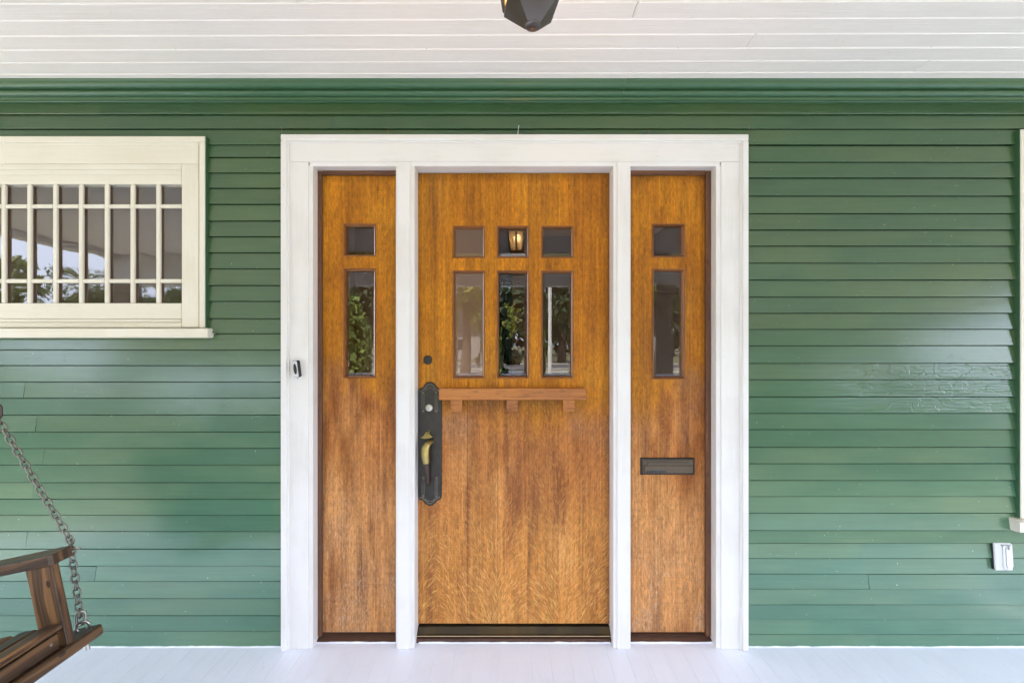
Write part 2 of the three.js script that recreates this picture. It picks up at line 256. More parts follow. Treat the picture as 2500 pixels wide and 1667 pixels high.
M.threshold = mat({ map: makeTex(512, 64, (u, v) => mix3([62, 54, 42], [92, 76, 44], clamp((fbm(u * 10, v * 2, 4, 10, 2) - 0.4) * 2)), true), roughness: 0.33, metalness: 0.6 });
M.nosing = mat({ color: lin(0.45, 0.36, 0.22), roughness: 0.35, metalness: 0.6 });

// ---------------------------------------------------------------- grounds in front of the porch
{
  const lawnT = makeTex(512, 512, (u, v) => mix3([92, 92, 62], [116, 114, 80], fbm(u * 40, v * 40, 4, 40, 40)), true); lawnT.repeat.set(60, 60);
  const g = struct('ground', [0, -0.62, 0]); part('ground_sheet', new THREE.PlaneGeometry(360, 360).rotateX(-Math.PI / 2), mat({ map: lawnT, roughness: 0.95 }), g);
  const asphalt = mat({ color: lin(0.10, 0.10, 0.105), roughness: 0.9 }), conc = mat({ color: lin(0.42, 0.41, 0.39), roughness: 0.9 });
  const rd = struct('road', [0, -0.62, 34]); part('road_surface', new THREE.BoxGeometry(200, 0.03, 7), asphalt, rd); for (const s of [-1, 1]) part('kerb', new THREE.BoxGeometry(200, 0.13, 0.15), conc, rd).position.set(0, 0.05, s * 3.6);
  const pa = struct('sidewalk', [0, -0.61, 28]); for (let i = -20; i <= 20; i++) part('paving_slab', new THREE.BoxGeometry(1.49, 0.03, 1.5), conc, pa).position.set(i * 1.5, 0, 0);
  const pt = struct('path', [0, -0.61, 16]); for (let i = -7; i <= 7; i++) part('paving_slab', new THREE.BoxGeometry(1.2, 0.026, 1.49), conc, pt).position.set(0, 0, i * 1.5);
}
function leafCloud(n, fn, size) {
  const P = [], v = new THREE.Vector3(), q = new THREE.Quaternion(), e = new THREE.Euler();
  for (let i = 0; i < n; i++) { const c = fn(); e.set(rr(0, 6.3), rr(0, 6.3), rr(0, 6.3)); q.setFromEuler(e); const s = size * rr(0.6, 1.3); for (const [a, b] of [[-.5, -.2], [.5, -.35], [.1, .6], [-.5, -.2], [.1, .6], [-.6, .45]]) { v.set(a * s, b * s, 0).applyQuaternion(q); P.push(c[0] + v.x, c[1] + v.y, c[2] + v.z); } }
  const g = new THREE.BufferGeometry(); g.setAttribute('position', new THREE.Float32BufferAttribute(P, 3)); g.setAttribute('uv', new THREE.Float32BufferAttribute(new Float32Array(P.length / 3 * 2), 2)); g.computeVertexNormals(); return g;
}
const leafM = (r, g, b) => mat({ color: lin(r, g, b), roughness: 0.7, transmission: 0.35, thickness: 0, side: THREE.DoubleSide });
const barkM = mat({ color: lin(0.10, 0.075, 0.055), roughness: 0.95 });
function tree(name, label, x, z, h, spread, m, trunkH = 0.3, n = 5200) {
  const t = thing(name, label, 'tree', 'trees across the front lawn', [x, -0.62, z]);
  part('trunk', tubeR([[0, 0, 0], [0.1, h * 0.25, 0], [-0.05, h * 0.5, 0.1], [0, h * 0.85, 0]], [h * 0.035, h * 0.025, h * 0.018, h * 0.006], 8, 16), barkM, t);
  const bl = []; for (let i = 0; i < 16; i++) { const y = rr(trunkH, 0.95), a = rr(0, 6.28), r = spread * (1.05 - y) * rr(0.3, 1.1); bl.push([Math.cos(a) * r, y * h, Math.sin(a) * r, spread * rr(0.28, 0.5)]); }
  part('crown', leafCloud(n, () => { const b = bl[Math.floor(rnd() * bl.length)]; const d = new THREE.Vector3(rr(-1, 1), rr(-1, 1), rr(-1, 1)).normalize().multiplyScalar(b[3] * Math.cbrt(rr(.25, 1))); return [b[0] + d.x, b[1] + d.y * 0.75, b[2] + d.z]; }, h * 0.03), m, t);
  return t;
}
tree('shade_tree', 'broad yellow-green tree standing on the lawn, mirrored in the door glass', -2.6, 23, 9, 3.2, leafM(0.26, 0.29, 0.04), 0.32);
tree('columnar_evergreen', 'narrow dark evergreen by the path, mirrored in the middle door pane', -0.55, 15, 5.5, 0.8, leafM(0.02, 0.05, 0.015), 0.05, 4200);
tree('shade_tree', 'mid green tree across the road behind the white pole', 4.6, 40, 12, 5, leafM(0.05, 0.09, 0.025), 0.2);
tree('shade_tree', 'large olive tree mirrored in the cream window panes', -27.5, 17, 13, 6, leafM(0.14, 0.18, 0.03), 0.2, 8000);
tree('shade_tree', 'low olive tree beyond the porch end, mirrored at the bottom of the window', -30, 30, 6.4, 4.4, leafM(0.11, 0.14, 0.03), 0.05, 6000);
tree('shade_tree', 'low round green tree mirrored under the bright sky in the window', -23.5, 29, 5.9, 4, leafM(0.08, 0.12, 0.03), 0.05, 6000);
tree('shade_tree', 'low green tree next to the porch corner post, mirrored in the last window panes', -17.5, 28, 5.6, 3.8, leafM(0.09, 0.13, 0.025), 0.05, 6000);
tree('shade_tree', 'dense green tree filling the view beyond the porch post', 17, 30, 13, 6, leafM(0.045, 0.085, 0.02), 0.15);
tree('shade_tree', 'tall spreading tree far across the road behind the leafy shrub', -14, 40, 12, 6, leafM(0.05, 0.085, 0.02), 0.12);
{
  const P = leafCloud(26000, () => { const x = rr(-110, 80), h = (x < -38 ? 5 : 8) + 5 * fbm(x * 0.09 + 50, 2, 3), a = rnd(); return [x, -0.6 + h * Math.sqrt(a), 62 + rr(-3, 3)]; }, 1.25);
  const m = shade(new THREE.Mesh(P, leafM(0.04, 0.075, 0.02))); m.name = 'distant_wood'; m.userData = { kind: 'stuff', label: 'dark green wood closing the view far across the road', category: 'woodland' }; scene.add(m);
}
{
  const t = thing('leafy_shrub', 'tall bright green leafy shrub in front of the porch, mirrored in a sidelight', 'shrub', null, [-3.9, -0.62, 8.6]);
  part('stem', tubeR([[0, 0, 0], [0.03, 0.8, 0], [-0.05, 1.6, 0.05], [0, 2.2, 0]], [0.04, 0.03, 0.02, 0.01], 6, 10), barkM, t);
  part('foliage', leafCloud(5200, () => { const y = rnd(), a = rr(0, 6.28), r = Math.sqrt(rnd()) * (0.95 - 0.75 * y * y); return [Math.cos(a) * r, 0.05 + y * 3.0, Math.sin(a) * r]; }, 0.13), leafM(0.20, 0.28, 0.04), t);
  const p = thing('white_pole', 'slim white painted pole standing on the front lawn', 'pole', null, [1.05, -0.62, 10.4]);
  part('shaft', new THREE.CylinderGeometry(0.045, 0.055, 5, 16).translate(0, 2.5, 0), M.white, p); part('base', new THREE.CylinderGeometry(0.11, 0.13, 0.12, 16).translate(0, 0.06, 0), M.white, p);
  const h = thing('neighbour_house', 'low grey sided house with a dark roof across the road', 'house', null, [-7, -0.62, 54]);
  const wallM = mat({ color: lin(0.30, 0.29, 0.28), roughness: 0.8 });
  part('wall', new THREE.BoxGeometry(13, 3.2, 7).translate(0, 1.6, 0), wallM, h);
  const rs = new THREE.Shape([[-7.2, 0], [7.2, 0], [5.2, 2.4], [-5.2, 2.4]].map((p) => new THREE.Vector2(...p))); part('roof', new THREE.ExtrudeGeometry(rs, { depth: 8, bevelEnabled: false }).translate(0, 3.2, -4), mat({ color: lin(0.06, 0.055, 0.05), roughness: 0.9 }), h);
  for (const wx of [-4, 1.2, 4.5]) part('window', new THREE.BoxGeometry(1.3, 1.2, 0.08).translate(wx, 1.7, -3.53), M.black, h);
  part('door', new THREE.BoxGeometry(0.95, 2.1, 0.08).translate(-1.4, 1.05, -3.53), M.white, h);
}

// ---------------------------------------------------------------- porch: floor, ceiling, posts
const PX = 5.3, PZ = 4.1, CEIL = 2.566;
{
  const fl = struct('porch_floor');
  part('floor_base', new THREE.BoxGeometry(2 * PX, 0.5, PZ + 0.1).translate(0, -0.27, PZ / 2 - 0.05), M.floor, fl);
  const bw = 0.086; for (let i = -35; i < 35; i++) { const x = i * bw; part('floor_board', cbox(x, -0.019, -0.02, x + bw - 0.0003, rr(-0.0001, 0.0001), PZ + 0.05, 0.0005, 2), M.floor, fl); }
  part('floor_field', cbox(-PX, -0.019, -0.02, -35 * bw - 0.001, 0, PZ + 0.05, 0.0015, 2), M.floor, fl); part('floor_field', cbox(35 * bw, -0.019, -0.02, PX, 0, PZ + 0.05, 0.0015, 2), M.floor, fl);
  // the floor paint lapped a few millimetres up the siding, with an uneven brush edge
  for (const [a, b, z] of [[-3.2, X(684, 0.1), 0.0712], [X(1829, 0.1), 3.2, 0.0712], [X(766, 0.04), X(968, 0.04), 0.0425], [X(1022, 0.04), X(1490, 0.04), 0.0425], [X(1538, 0.04), X(1748, 0.04), 0.0425]]) {
    const n = Math.ceil((b - a) / 0.006), P = [], I = [], U = [];
    for (let i = 0; i <= n; i++) { const x = lerp(a, b, i / n), hh = 0.0015 + 0.006 * fbm(x * 18 + 50, z * 90, 4); P.push(x, 0, z + 0.002, x, hh, z, x, hh, z - 0.006); U.push(x, 0, x, hh, x, hh); }
    for (let i = 0; i < n; i++) for (const k of [0, 1]) { const q = i * 3 + k; I.push(q, q + 3, q + 4, q, q + 4, q + 1); }
    const g = new THREE.BufferGeometry(); g.setAttribute('position', new THREE.Float32BufferAttribute(P, 3)); g.setAttribute('uv', new THREE.Float32BufferAttribute(U, 2)); g.setIndex(I); g.computeVertexNormals(); part('paint_edge', g, M.floor, fl);
  }
  const ce = struct('porch_ceiling', [0, CEIL, 0]); ce.rotation.y = -0.0042;
  const w = 0.0822, cuts = { 0: [3.4], 1: [-3.1], 2: [1.73], 3: [3.3], 4: [0.926], 5: [-3.3], 6: [0.436], 7: [-0.73], 8: [-1.2] };
  for (let r = 0; r < 50; r++) {
    const z = 0.012 + r * w + 0.016, cs = [-PX, ...(cuts[r] || [rr(-3, 3)]), PX];
    for (let i = 0; i < cs.length - 1; i++) { const dy = rr(-0.0007, 0.0007); part('ceiling_board', cbox(cs[i] + 0.0006, dy, z + 0.0004, cs[i + 1] - 0.0006, 0.02, z + w - 0.0004, 0.0042, 0), M.ceil, ce); }
  }
  const rf = thing('porch_roof', 'dark shingled porch roof slab above the white board ceiling', 'roof'); part('deck', new THREE.BoxGeometry(2 * PX + 0.8, 0.18, PZ + 1.0).translate(0, CEIL + 0.13, PZ / 2 + 0.1), mat({ color: lin(0.08, 0.075, 0.07), roughness: 0.9 }), rf);
  part('eave_beam', cbox(-PX, 2.15, PZ - 0.22, PX, CEIL - 0.002, PZ - 0.02, 0.004, 0), M.white, rf);
  part('side_beam', cbox(-PX, 2.49, 0.2, -PX + 0.16, CEIL - 0.004, PZ - 0.24, 0.004, 2), M.white, rf); part('side_beam', cbox(PX - 0.16, 2.49, 0.2, PX, CEIL - 0.004, PZ - 0.24, 0.004, 2), M.white, rf);
  const tan = mat({ color: lin(0.30, 0.26, 0.20), roughness: 0.7 });
  for (const [x, l] of [[2.02, 'square tan porch post right of the steps'], [-2.4, 'square tan porch post left of the steps'], [-5.15, 'square tan corner post at the window end of the porch'], [5.15, 'square tan corner post at the far end of the porch']]) {
    const c = thing('porch_post', l, 'post', 'porch posts', [x, 0, PZ - 0.12]); part('shaft', cbox(-0.12, 0.12, -0.12, 0.12, 2.05, 0.12, 0.006, 1), tan, c); part('base', cbox(-0.15, 0, -0.15, 0.15, 0.119, 0.15, 0.006, 0), tan, c); part('capital', cbox(-0.15, 2.051, -0.15, 0.15, 2.148, 0.15, 0.006, 0), tan, c);
  }
}

// ---------------------------------------------------------------- the green wall
const LEFT = [276.5, 311, 350.5, 382.6, 420.5, 457.7, 497, 538, 576.5, 616, 654.7, 696, 734.6, 777, 814, 853.7, 891.8, 932, 971.6, 1012.4, 1054, 1094, 1134.5, 1177.3, 1217.5, 1256.5, 1297, 1340, 1381.4, 1418.8, 1461, 1503, 1541, 1581];
const RIGHT = [279, 315, 353, 394, 433, 477, 520, 560, 599.5, 641, 682.6, 724, 763.7, 803, 843, 886, 926, 968.5, 1008.6, 1048, 1091, 1131, 1172, 1211.6, 1252, 1295, 1325.6, 1363, 1401, 1438, 1476, 1513, 1549, 1583];
const zB = 0.070, zT = 0.0605, zG = 0.047;                               // butt edge and upper edge of a clapboard
const wall = thing('house_wall', 'green painted clapboard house wall with crown moulding around the doorway', 'wall');
{
  const s = new THREE.Shape([[-PX, -0.1], [PX, -0.1], [PX, 3.4], [-PX, 3.4]].map((p) => new THREE.Vector2(...p)));
  const hole = (x0, y0, x1, y1) => s.holes.push(new THREE.Path([[x0, y0], [x1, y0], [x1, y1], [x0, y1]].map((p) => new THREE.Vector2(...p))));
  hole(-1.00, -0.02, 1.00, Y(388, 0.03)); hole(X(-335, 0.03), Y(795, 0.03), X(462, 0.03), Y(400, 0.03)); hole(X(2540, 0.03), Y(1262, 0.03), X(3000, 0.03), Y(380, 0.03));
  part('sheathing', new THREE.ExtrudeGeometry(s, { depth: 0.13, bevelEnabled: false }).translate(0, 0, -0.095), M.greenDark, wall);
  let id = 0;
  const board = (x0, x1, yTop, yBot, m = M.green) => {                    // one clapboard: its lower edge stands proud, with a slightly wavy line
    id++; const k = id * 13.7, n = Math.max(2, Math.ceil((x1 - x0) / 0.07)), c = 0.0016, ou = m === M.greenPeel ? 0 : rnd() * 7, ov = rnd() * 3, gp = 0.0035 + rr(0.0015, 0.004) * sstep(1.5, 0.2, yTop);
    const wv = (x) => 0.0026 * (fbm(x * 1.3 + k, k, 3) - 0.5), wz = (x) => 0.003 * (fbm(x * 1.1 + k, k + 40, 2) - 0.5), dz = rr(-0.001, 0.0015);
    const L = [[yTop + 0.012, zG], [yTop - gp + 0.0013, zG], [yTop - gp, zT]], L0 = [[yTop - gp, zT], [yBot + c, zB]], L2 = [[yBot + c, zB], [yBot + c * 0.3, zB - c * 0.3], [yBot, zB - c]], L3 = [[yBot, zB - c], [yBot, zG - 0.002]];
    const f = (q, t) => { const x = lerp(x0, x1, t), low = q[0] < yBot + 0.005 ? 1 : 0; return [x, q[0] + low * wv(x), q[1] + dz + low * wz(x), x + ou, q[0] + ov]; };
    const g0 = ribbons([L, L0, L2, L3].map((st) => st.slice().reverse()), n, f);
    const cap = (x, d) => { const A = [[yTop - gp, zT + dz], [yBot + wv(x), zB + dz + wz(x)], [yBot + wv(x), zG - 0.002 + dz], [yTop - gp, zG - 0.002 + dz]]; const g = new THREE.BufferGeometry(); const o = d > 0 ? [0, 1, 2, 0, 2, 3] : [0, 2, 1, 0, 3, 2]; g.setAttribute('position', new THREE.Float32BufferAttribute(A.flatMap((a) => [x, a[0], a[1]]), 3)); g.setAttribute('uv', new THREE.Float32BufferAttribute(A.flatMap((a) => [x + ou + a[1], a[0] + ov]), 2)); g.setIndex(o); g.computeVertexNormals(); return g; };
    const gb = mergeGeometries([g0, cap(x0, -1), cap(x1, 1)]), lowTint = sstep(1.62, 0.35, (yTop + yBot) / 2) , j = rr(0.95, 1.05), col = new Float32Array(gb.attributes.position.count * 3); // boards are tinted paler and cooler towards the floor
    for (let i = 0; i < col.length; i += 3) { col[i] = lerp(0.86, 1.3, lowTint) * j; col[i + 1] = lerp(0.86, 1.42, lowTint) * j; col[i + 2] = lerp(0.66, 1.7, lowTint) * j; }
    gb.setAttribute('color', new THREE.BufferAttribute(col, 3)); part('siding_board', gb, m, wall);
  };
  const run = (x0, x1, yt, yb, cuts = [], m) => { const c = [x0, ...cuts.filter((q) => q > x0 + 0.05 && q < x1 - 0.05), x1]; for (let i = 0; i < c.length - 1; i++) board(c[i] + 0.0003, c[i + 1] - 0.0003, yt, yb, m); };
  const y = (p) => Y(p, zB), xa = X(503.5, zB), xb = X(690, zB), xc = X(1823, zB), xd = X(2484.5, zB), E = 3.6;
  const lc = { 18: X(55, zB), 20: X(85, zB), 22: X(102, zB), 24: X(76, zB), 27: X(60, zB), 29: X(230, zB) }, rc = { 27: X(2106, zB), 29: X(2124, zB), 31: X(2143, zB), 33: X(2150, zB) };
  run(-E, E, y(240), (y(276.5) + y(279)) / 2, [-1.9, 2.5]); run(-E, E, (y(276.5) + y(279)) / 2, (y(311) + y(315)) / 2, [X(812, zB)]); run(-E, E, (y(311) + y(315)) / 2, (y(350.5) + y(353)) / 2, [-2.9, 0.1]);
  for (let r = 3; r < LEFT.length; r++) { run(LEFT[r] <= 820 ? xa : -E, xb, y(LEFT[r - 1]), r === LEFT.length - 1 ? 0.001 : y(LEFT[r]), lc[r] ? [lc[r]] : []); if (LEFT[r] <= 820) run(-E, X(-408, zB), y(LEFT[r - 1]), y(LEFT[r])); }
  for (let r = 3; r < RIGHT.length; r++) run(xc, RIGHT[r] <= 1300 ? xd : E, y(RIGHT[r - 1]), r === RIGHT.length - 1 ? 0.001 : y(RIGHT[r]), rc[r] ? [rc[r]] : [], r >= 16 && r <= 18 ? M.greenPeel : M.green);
  for (const [a, b] of [[-PX, -E], [E, PX]]) part('siding_field', new THREE.BoxGeometry(b - a - 0.004, 2.56, 0.02).translate((a + b) / 2, 1.28, 0.055), M.greenFlat, wall);
  // crown moulding: cove, bead, fillets
  const cp = [[CEIL, 0.155], [CEIL - 0.006, 0.155]]; for (let i = 0; i <= 8; i++) { const a = i / 8 * Math.PI / 2; cp.push([CEIL - 0.006 - 0.026 * Math.sin(a) , 0.151 - 0.022 * (1 - Math.cos(a))]); }
  const S = [cp, [[CEIL - 0.032, 0.129], [CEIL - 0.032, 0.120]], [[CEIL - 0.032, 0.120], [CEIL - 0.037, 0.120]], [[CEIL - 0.037, 0.120], [CEIL - 0.0372, 0.126]]];
  const bead = []; for (let i = 0; i <= 8; i++) { const a = i / 8 * Math.PI * 0.9; bead.push([CEIL - 0.037 - 0.010 * (1 - Math.cos(a)), 0.118 + 0.010 * Math.sin(a + 0.5)]); } S.push(bead);
  const e = bead[8]; S.push([e, [e[0], 0.1]], [[e[0], 0.1], [e[0] - 0.008, 0.097]], [[e[0] - 0.008, 0.097], [e[0] - 0.008, 0.086]], [[e[0] - 0.008, 0.086], [2.499, 0.084]], [[2.499, 0.084], [2.499, 0.045]]);
  for (const [a, b] of [[-PX, 0.5], [0.501, PX]]) part('crown_moulding', ribbons(S.map((q) => q.slice().reverse()), 60, (q, t) => { const x = lerp(a, b, t); return [x, q[0] + 0.0012 * (fbm(x * 2, 3, 2) - 0.5), q[1], x, q[0] * 3]; }), M.greenTrim, wall);
}

// ---------------------------------------------------------------- hall behind the door (seen dimly through the panes)
{
  const h = struct('hall_room'); const pl = mat({ color: lin(0.44, 0.27, 0.20), roughness: 0.8 }), dk = mat({ color: lin(0.13, 0.07, 0.045), roughness: 0.6 }), wd = mat({ color: lin(0.22, 0.12, 0.07), roughness: 0.5 });
  const B = (n, x0, y0, z0, x1, y1, z1, m) => part(n, new THREE.BoxGeometry(x1 - x0, y1 - y0, z1 - z0).translate((x0 + x1) / 2, (y0 + y1) / 2, (z0 + z1) / 2), m, h);
  B('room_floor', -1.7, -0.1, -5, 1.7, 0, -0.11, wd); B('room_ceiling', -1.7, 2.6, -5, 1.7, 2.7, -0.1, pl);
  B('room_wall', -1.05, 0, -2.55, -0.2, 2.6, -2.45, pl); B('room_wall', -1.7, 0, -2.56, -1.051, 2.6, -2.46, dk); B('room_wall', 0.0, 0, -3.1, 0.18, 2.6, -3.0, wd); B('room_wall', 0.18, 0, -3.1, 1.7, 2.6, -3.0, dk); B('room_wall', -1.7, 0, -5.1, 1.7, 2.6, -5.0, dk);
  B('room_wall', 1.6, 0, -5, 1.7, 2.6, -0.1, dk);
  B('room_wall', -1.7, 0, -0.35, -1.6, 2.6, -0.1, wd); B('room_wall', -1.7, 0, -2.1, -1.6, 0.25, -0.35, wd); B('room_wall', -1.7, 2.4, -2.1, -1.6, 2.6, -0.35, wd); B('room_wall', -1.7, 0, -5, -1.6, 2.6, -2.1, wd);  // opening left between these pieces, added out of view to let daylight in
}

// ---------------------------------------------------------------- door surround
const frame = thing('door_frame', 'white painted door surround with two slim mullions and wide casing', 'door frame');
{
  const W = M.white, P = (n, ...a) => part(n, pxbox(...a), W, frame);
  P('casing', 699, 341, 1814, 394.5, 0.03, 0.085, 0.0012); P('back_band', 684, 327, 1829, 342.5, 0.03, 0.100, 0.003); P('bead', 699.5, 343, 1813.5, 348, 0.03, 0.092, 0.0022);
  const F0 = 0.0005, V = (n, x0, x1, y0, zf, zb = 0.03, c = 0.0012) => part(n, cbox(X(x0, zf), F0, zb, X(x1, zf), Y(y0, zf), zf, c, 1), W, frame);
  V('back_band', 684, 698.5, 342.8, 0.100, 0.03, 0.003); V('bead', 699, 705.4, 348.3, 0.092, 0.03, 0.0022); V('casing', 705.6, 752, 395, 0.085); V('jamb', 744, 763, 404, 0.080, -0.03);
  V('back_band', 1814.5, 1829, 342.8, 0.100, 0.03, 0.003); V('bead', 1808, 1814, 348.3, 0.092, 0.03, 0.0022); V('casing', 1761, 1807.6, 395, 0.085); V('jamb', 1749, 1769, 404, 0.080, -0.03);
  V('mullion_casing', 969.5, 1000.5, 394.8, 0.086, 0.0805); V('mullion', 966, 1011.6, 404, 0.080, -0.05, 0.002);
  V('mullion_casing', 1507, 1536.4, 394.8, 0.086, 0.0805); V('mullion', 1497.5, 1540, 404, 0.080, -0.05, 0.002);
  part('head_jamb', cbox(X(755, 0.08), Y(405.5, 0.08), -0.05, X(1758, 0.08), Y(384, 0.08), 0.080, 0.0018, 0), W, frame);
  const st = (x0, x1, y0, y1, zf) => part('stop', cbox(X(x0, zf), y1, zf - 0.03, X(x1, zf), y0, zf, 0.003), M.stop, frame);
  st(772, 784, Y(416, 0.03), 0.02, 0.028); st(1724.5, 1738, Y(416, 0.03), 0.02, 0.028); st(784.5, 967, Y(414, 0.03), Y(426, 0.028), 0.028); st(1540, 1724, Y(414, 0.03), Y(426, 0.028), 0.028);
  const sill = (a, b, prof, m, n) => { const s = new THREE.Shape(prof.map((p) => new THREE.Vector2(...p))); const g = planarUV(new THREE.ExtrudeGeometry(s, { depth: b - a, bevelEnabled: false }).rotateY(-Math.PI / 2).translate(b, 0, 0), 0, rnd(), rnd()); part(n, g, m, frame); };
  sill(X(762, 0.02), X(968, 0.02), [[-0.05, 0], [0.040, 0], [0.040, 0.006], [0.002, 0.020], [-0.05, 0.020]], M.sillWood, 'sill'); sill(X(1538, 0.02), X(1750, 0.02), [[-0.05, 0], [0.040, 0], [0.040, 0.006], [0.002, 0.020], [-0.05, 0.020]], M.sillWood, 'sill');
  sill(X(1010.5, 0.02), X(1498.5, 0.02), [[-0.05, 0], [0.041, 0], [0.041, 0.018], [-0.05, 0.022]], M.sillWood, 'sill');
  sill(X(1017, 0.01), X(1491, 0.01), [[-0.04, 0.0225], [0.032, 0.0225], [0.032, 0.0265], [0.022, 0.031], [0.002, 0.052], [-0.04, 0.054]], M.threshold, 'threshold');
  part('threshold_nosing', tubeR([[X(1017, 0.03), 0.0255, 0.032], [0, 0.0255, 0.032], [X(1491, 0.03), 0.0255, 0.032]], [0.0022, 0.0022], 8, 8), M.nosing, frame);
}
const nailSpots = [[1264, 308, 327, 0.005, 0], [688, 310, 327, -0.001, 1], [947, 316, 327, 0.001, 1], [1585, 316, 327, 0, 1], [1828, 307, 325, 0, 1]];
const nailLabels = ['pale steel hook nail standing upright on the door head above the middle pane', 'thin rusty nail above the casing corner near the cream window', 'thin rusty nail on the door head above the sidelight by the doorbell', 'thin rusty nail on the door head above the mail slot sidelight', 'thin rusty nail above the casing corner away from the cream window'];
nailSpots.forEach(([px, y0, y1, lean, r], i) => {
  const z = 0.085, t = thing('nail', nailLabels[i], 'nail', 'nails along the top of the door surround', [X(px, z), Y(y1, z), z]); const h = Y(y0, z) - Y(y1, z);
  part('shank', tubeR([[0, -0.004, 0], [lean * .5, h * .5, 0.001], [lean, h, 0.004]], r ? [0.0009, 0.0009] : [0.0016, 0.0012], 6, 6), r ? M.rust : M.silver, t); part('head', new THREE.SphereGeometry(r ? 0.0014 : 0.002, 8, 6).translate(lean, h, 0.004), r ? M.rust : M.silver, t);
});

// ---------------------------------------------------------------- glazed leaves
const Vec = (a) => a.map((p) => new THREE.Vector2(...p));
function leaf(name, label, category, x0, y0, x1, y1, z, m, panes) {
  const t = thing(name, label, category), wx0 = X(x0, z), wx1 = X(x1, z), wy0 = Y(y1, z), wy1 = Y(y0, z);
  const s = new THREE.Shape(Vec([[wx0, wy0], [wx1, wy0], [wx1, wy1], [wx0, wy1]]));
  for (const p of panes) { const a = X(p[0] + 2, z), b = X(p[2] - 2, z), c = Y(p[3] - 2, z), d = Y(p[1] + 2, z); s.holes.push(new THREE.Path(Vec([[a, c], [b, c], [b, d], [a, d]]))); }
  const g = new THREE.ExtrudeGeometry(s, { depth: 0.044, bevelEnabled: false }).translate(0, 0, z - 0.044), uv = g.attributes.uv, p = g.attributes.position;
  for (let i = 0; i < uv.count; i++) uv.setXY(i, (p.getX(i) - wx0) / (wx1 - wx0), (p.getY(i) - wy0) / (wy1 - wy0));
  part(category === 'door' ? 'leaf' : 'panel', g, m, t);
  for (const q of panes) {
    const a = X(q[0], z), b = X(q[2], z), c = Y(q[3], z), d = Y(q[1], z), iw = 0.0105;
    const pane = part('pane', ringFrame(a + iw, c + iw, b - iw, d - iw, [[0, -0.0125], [0.013, -0.0095]], true), q[3] - q[1] < 120 ? M.smallGlass : M.glass, t); pane.position.z = z;
    part('glazing_bead', ringFrame(a, c, b, d, [[0, -0.004], [0, 0.0022], [0.0015, 0.0045], [0.0045, 0.0050], [0.006, 0.0032], [0.0068, 0.0016], [0.0095, -0.004], [0.0105, -0.012], [0.0105, -0.02]]), M.oakBead, t).position.z = z;
  }
  return t;
}
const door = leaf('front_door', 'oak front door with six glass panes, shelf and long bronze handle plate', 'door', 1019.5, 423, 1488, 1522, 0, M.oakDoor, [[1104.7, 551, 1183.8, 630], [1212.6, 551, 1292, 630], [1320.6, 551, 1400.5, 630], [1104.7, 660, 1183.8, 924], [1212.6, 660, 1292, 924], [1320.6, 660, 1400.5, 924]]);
const slL = leaf('sidelight', 'oak sidelight with two panes and a plain lower panel beside the doorbell', 'sidelight', 783, 426, 972, 1543, 0.012, M.oakLeft, [[837.7, 546, 917.7, 626], [837.7, 655, 917.7, 923]]);
const slR = leaf('sidelight', 'oak sidelight with two panes and a bronze mail slot', 'sidelight', 1536, 426, 1726, 1543, 0.012, M.oakRight, [[1591.8, 546, 1673, 628.4], [1591.8, 655.7, 1673, 926]]);
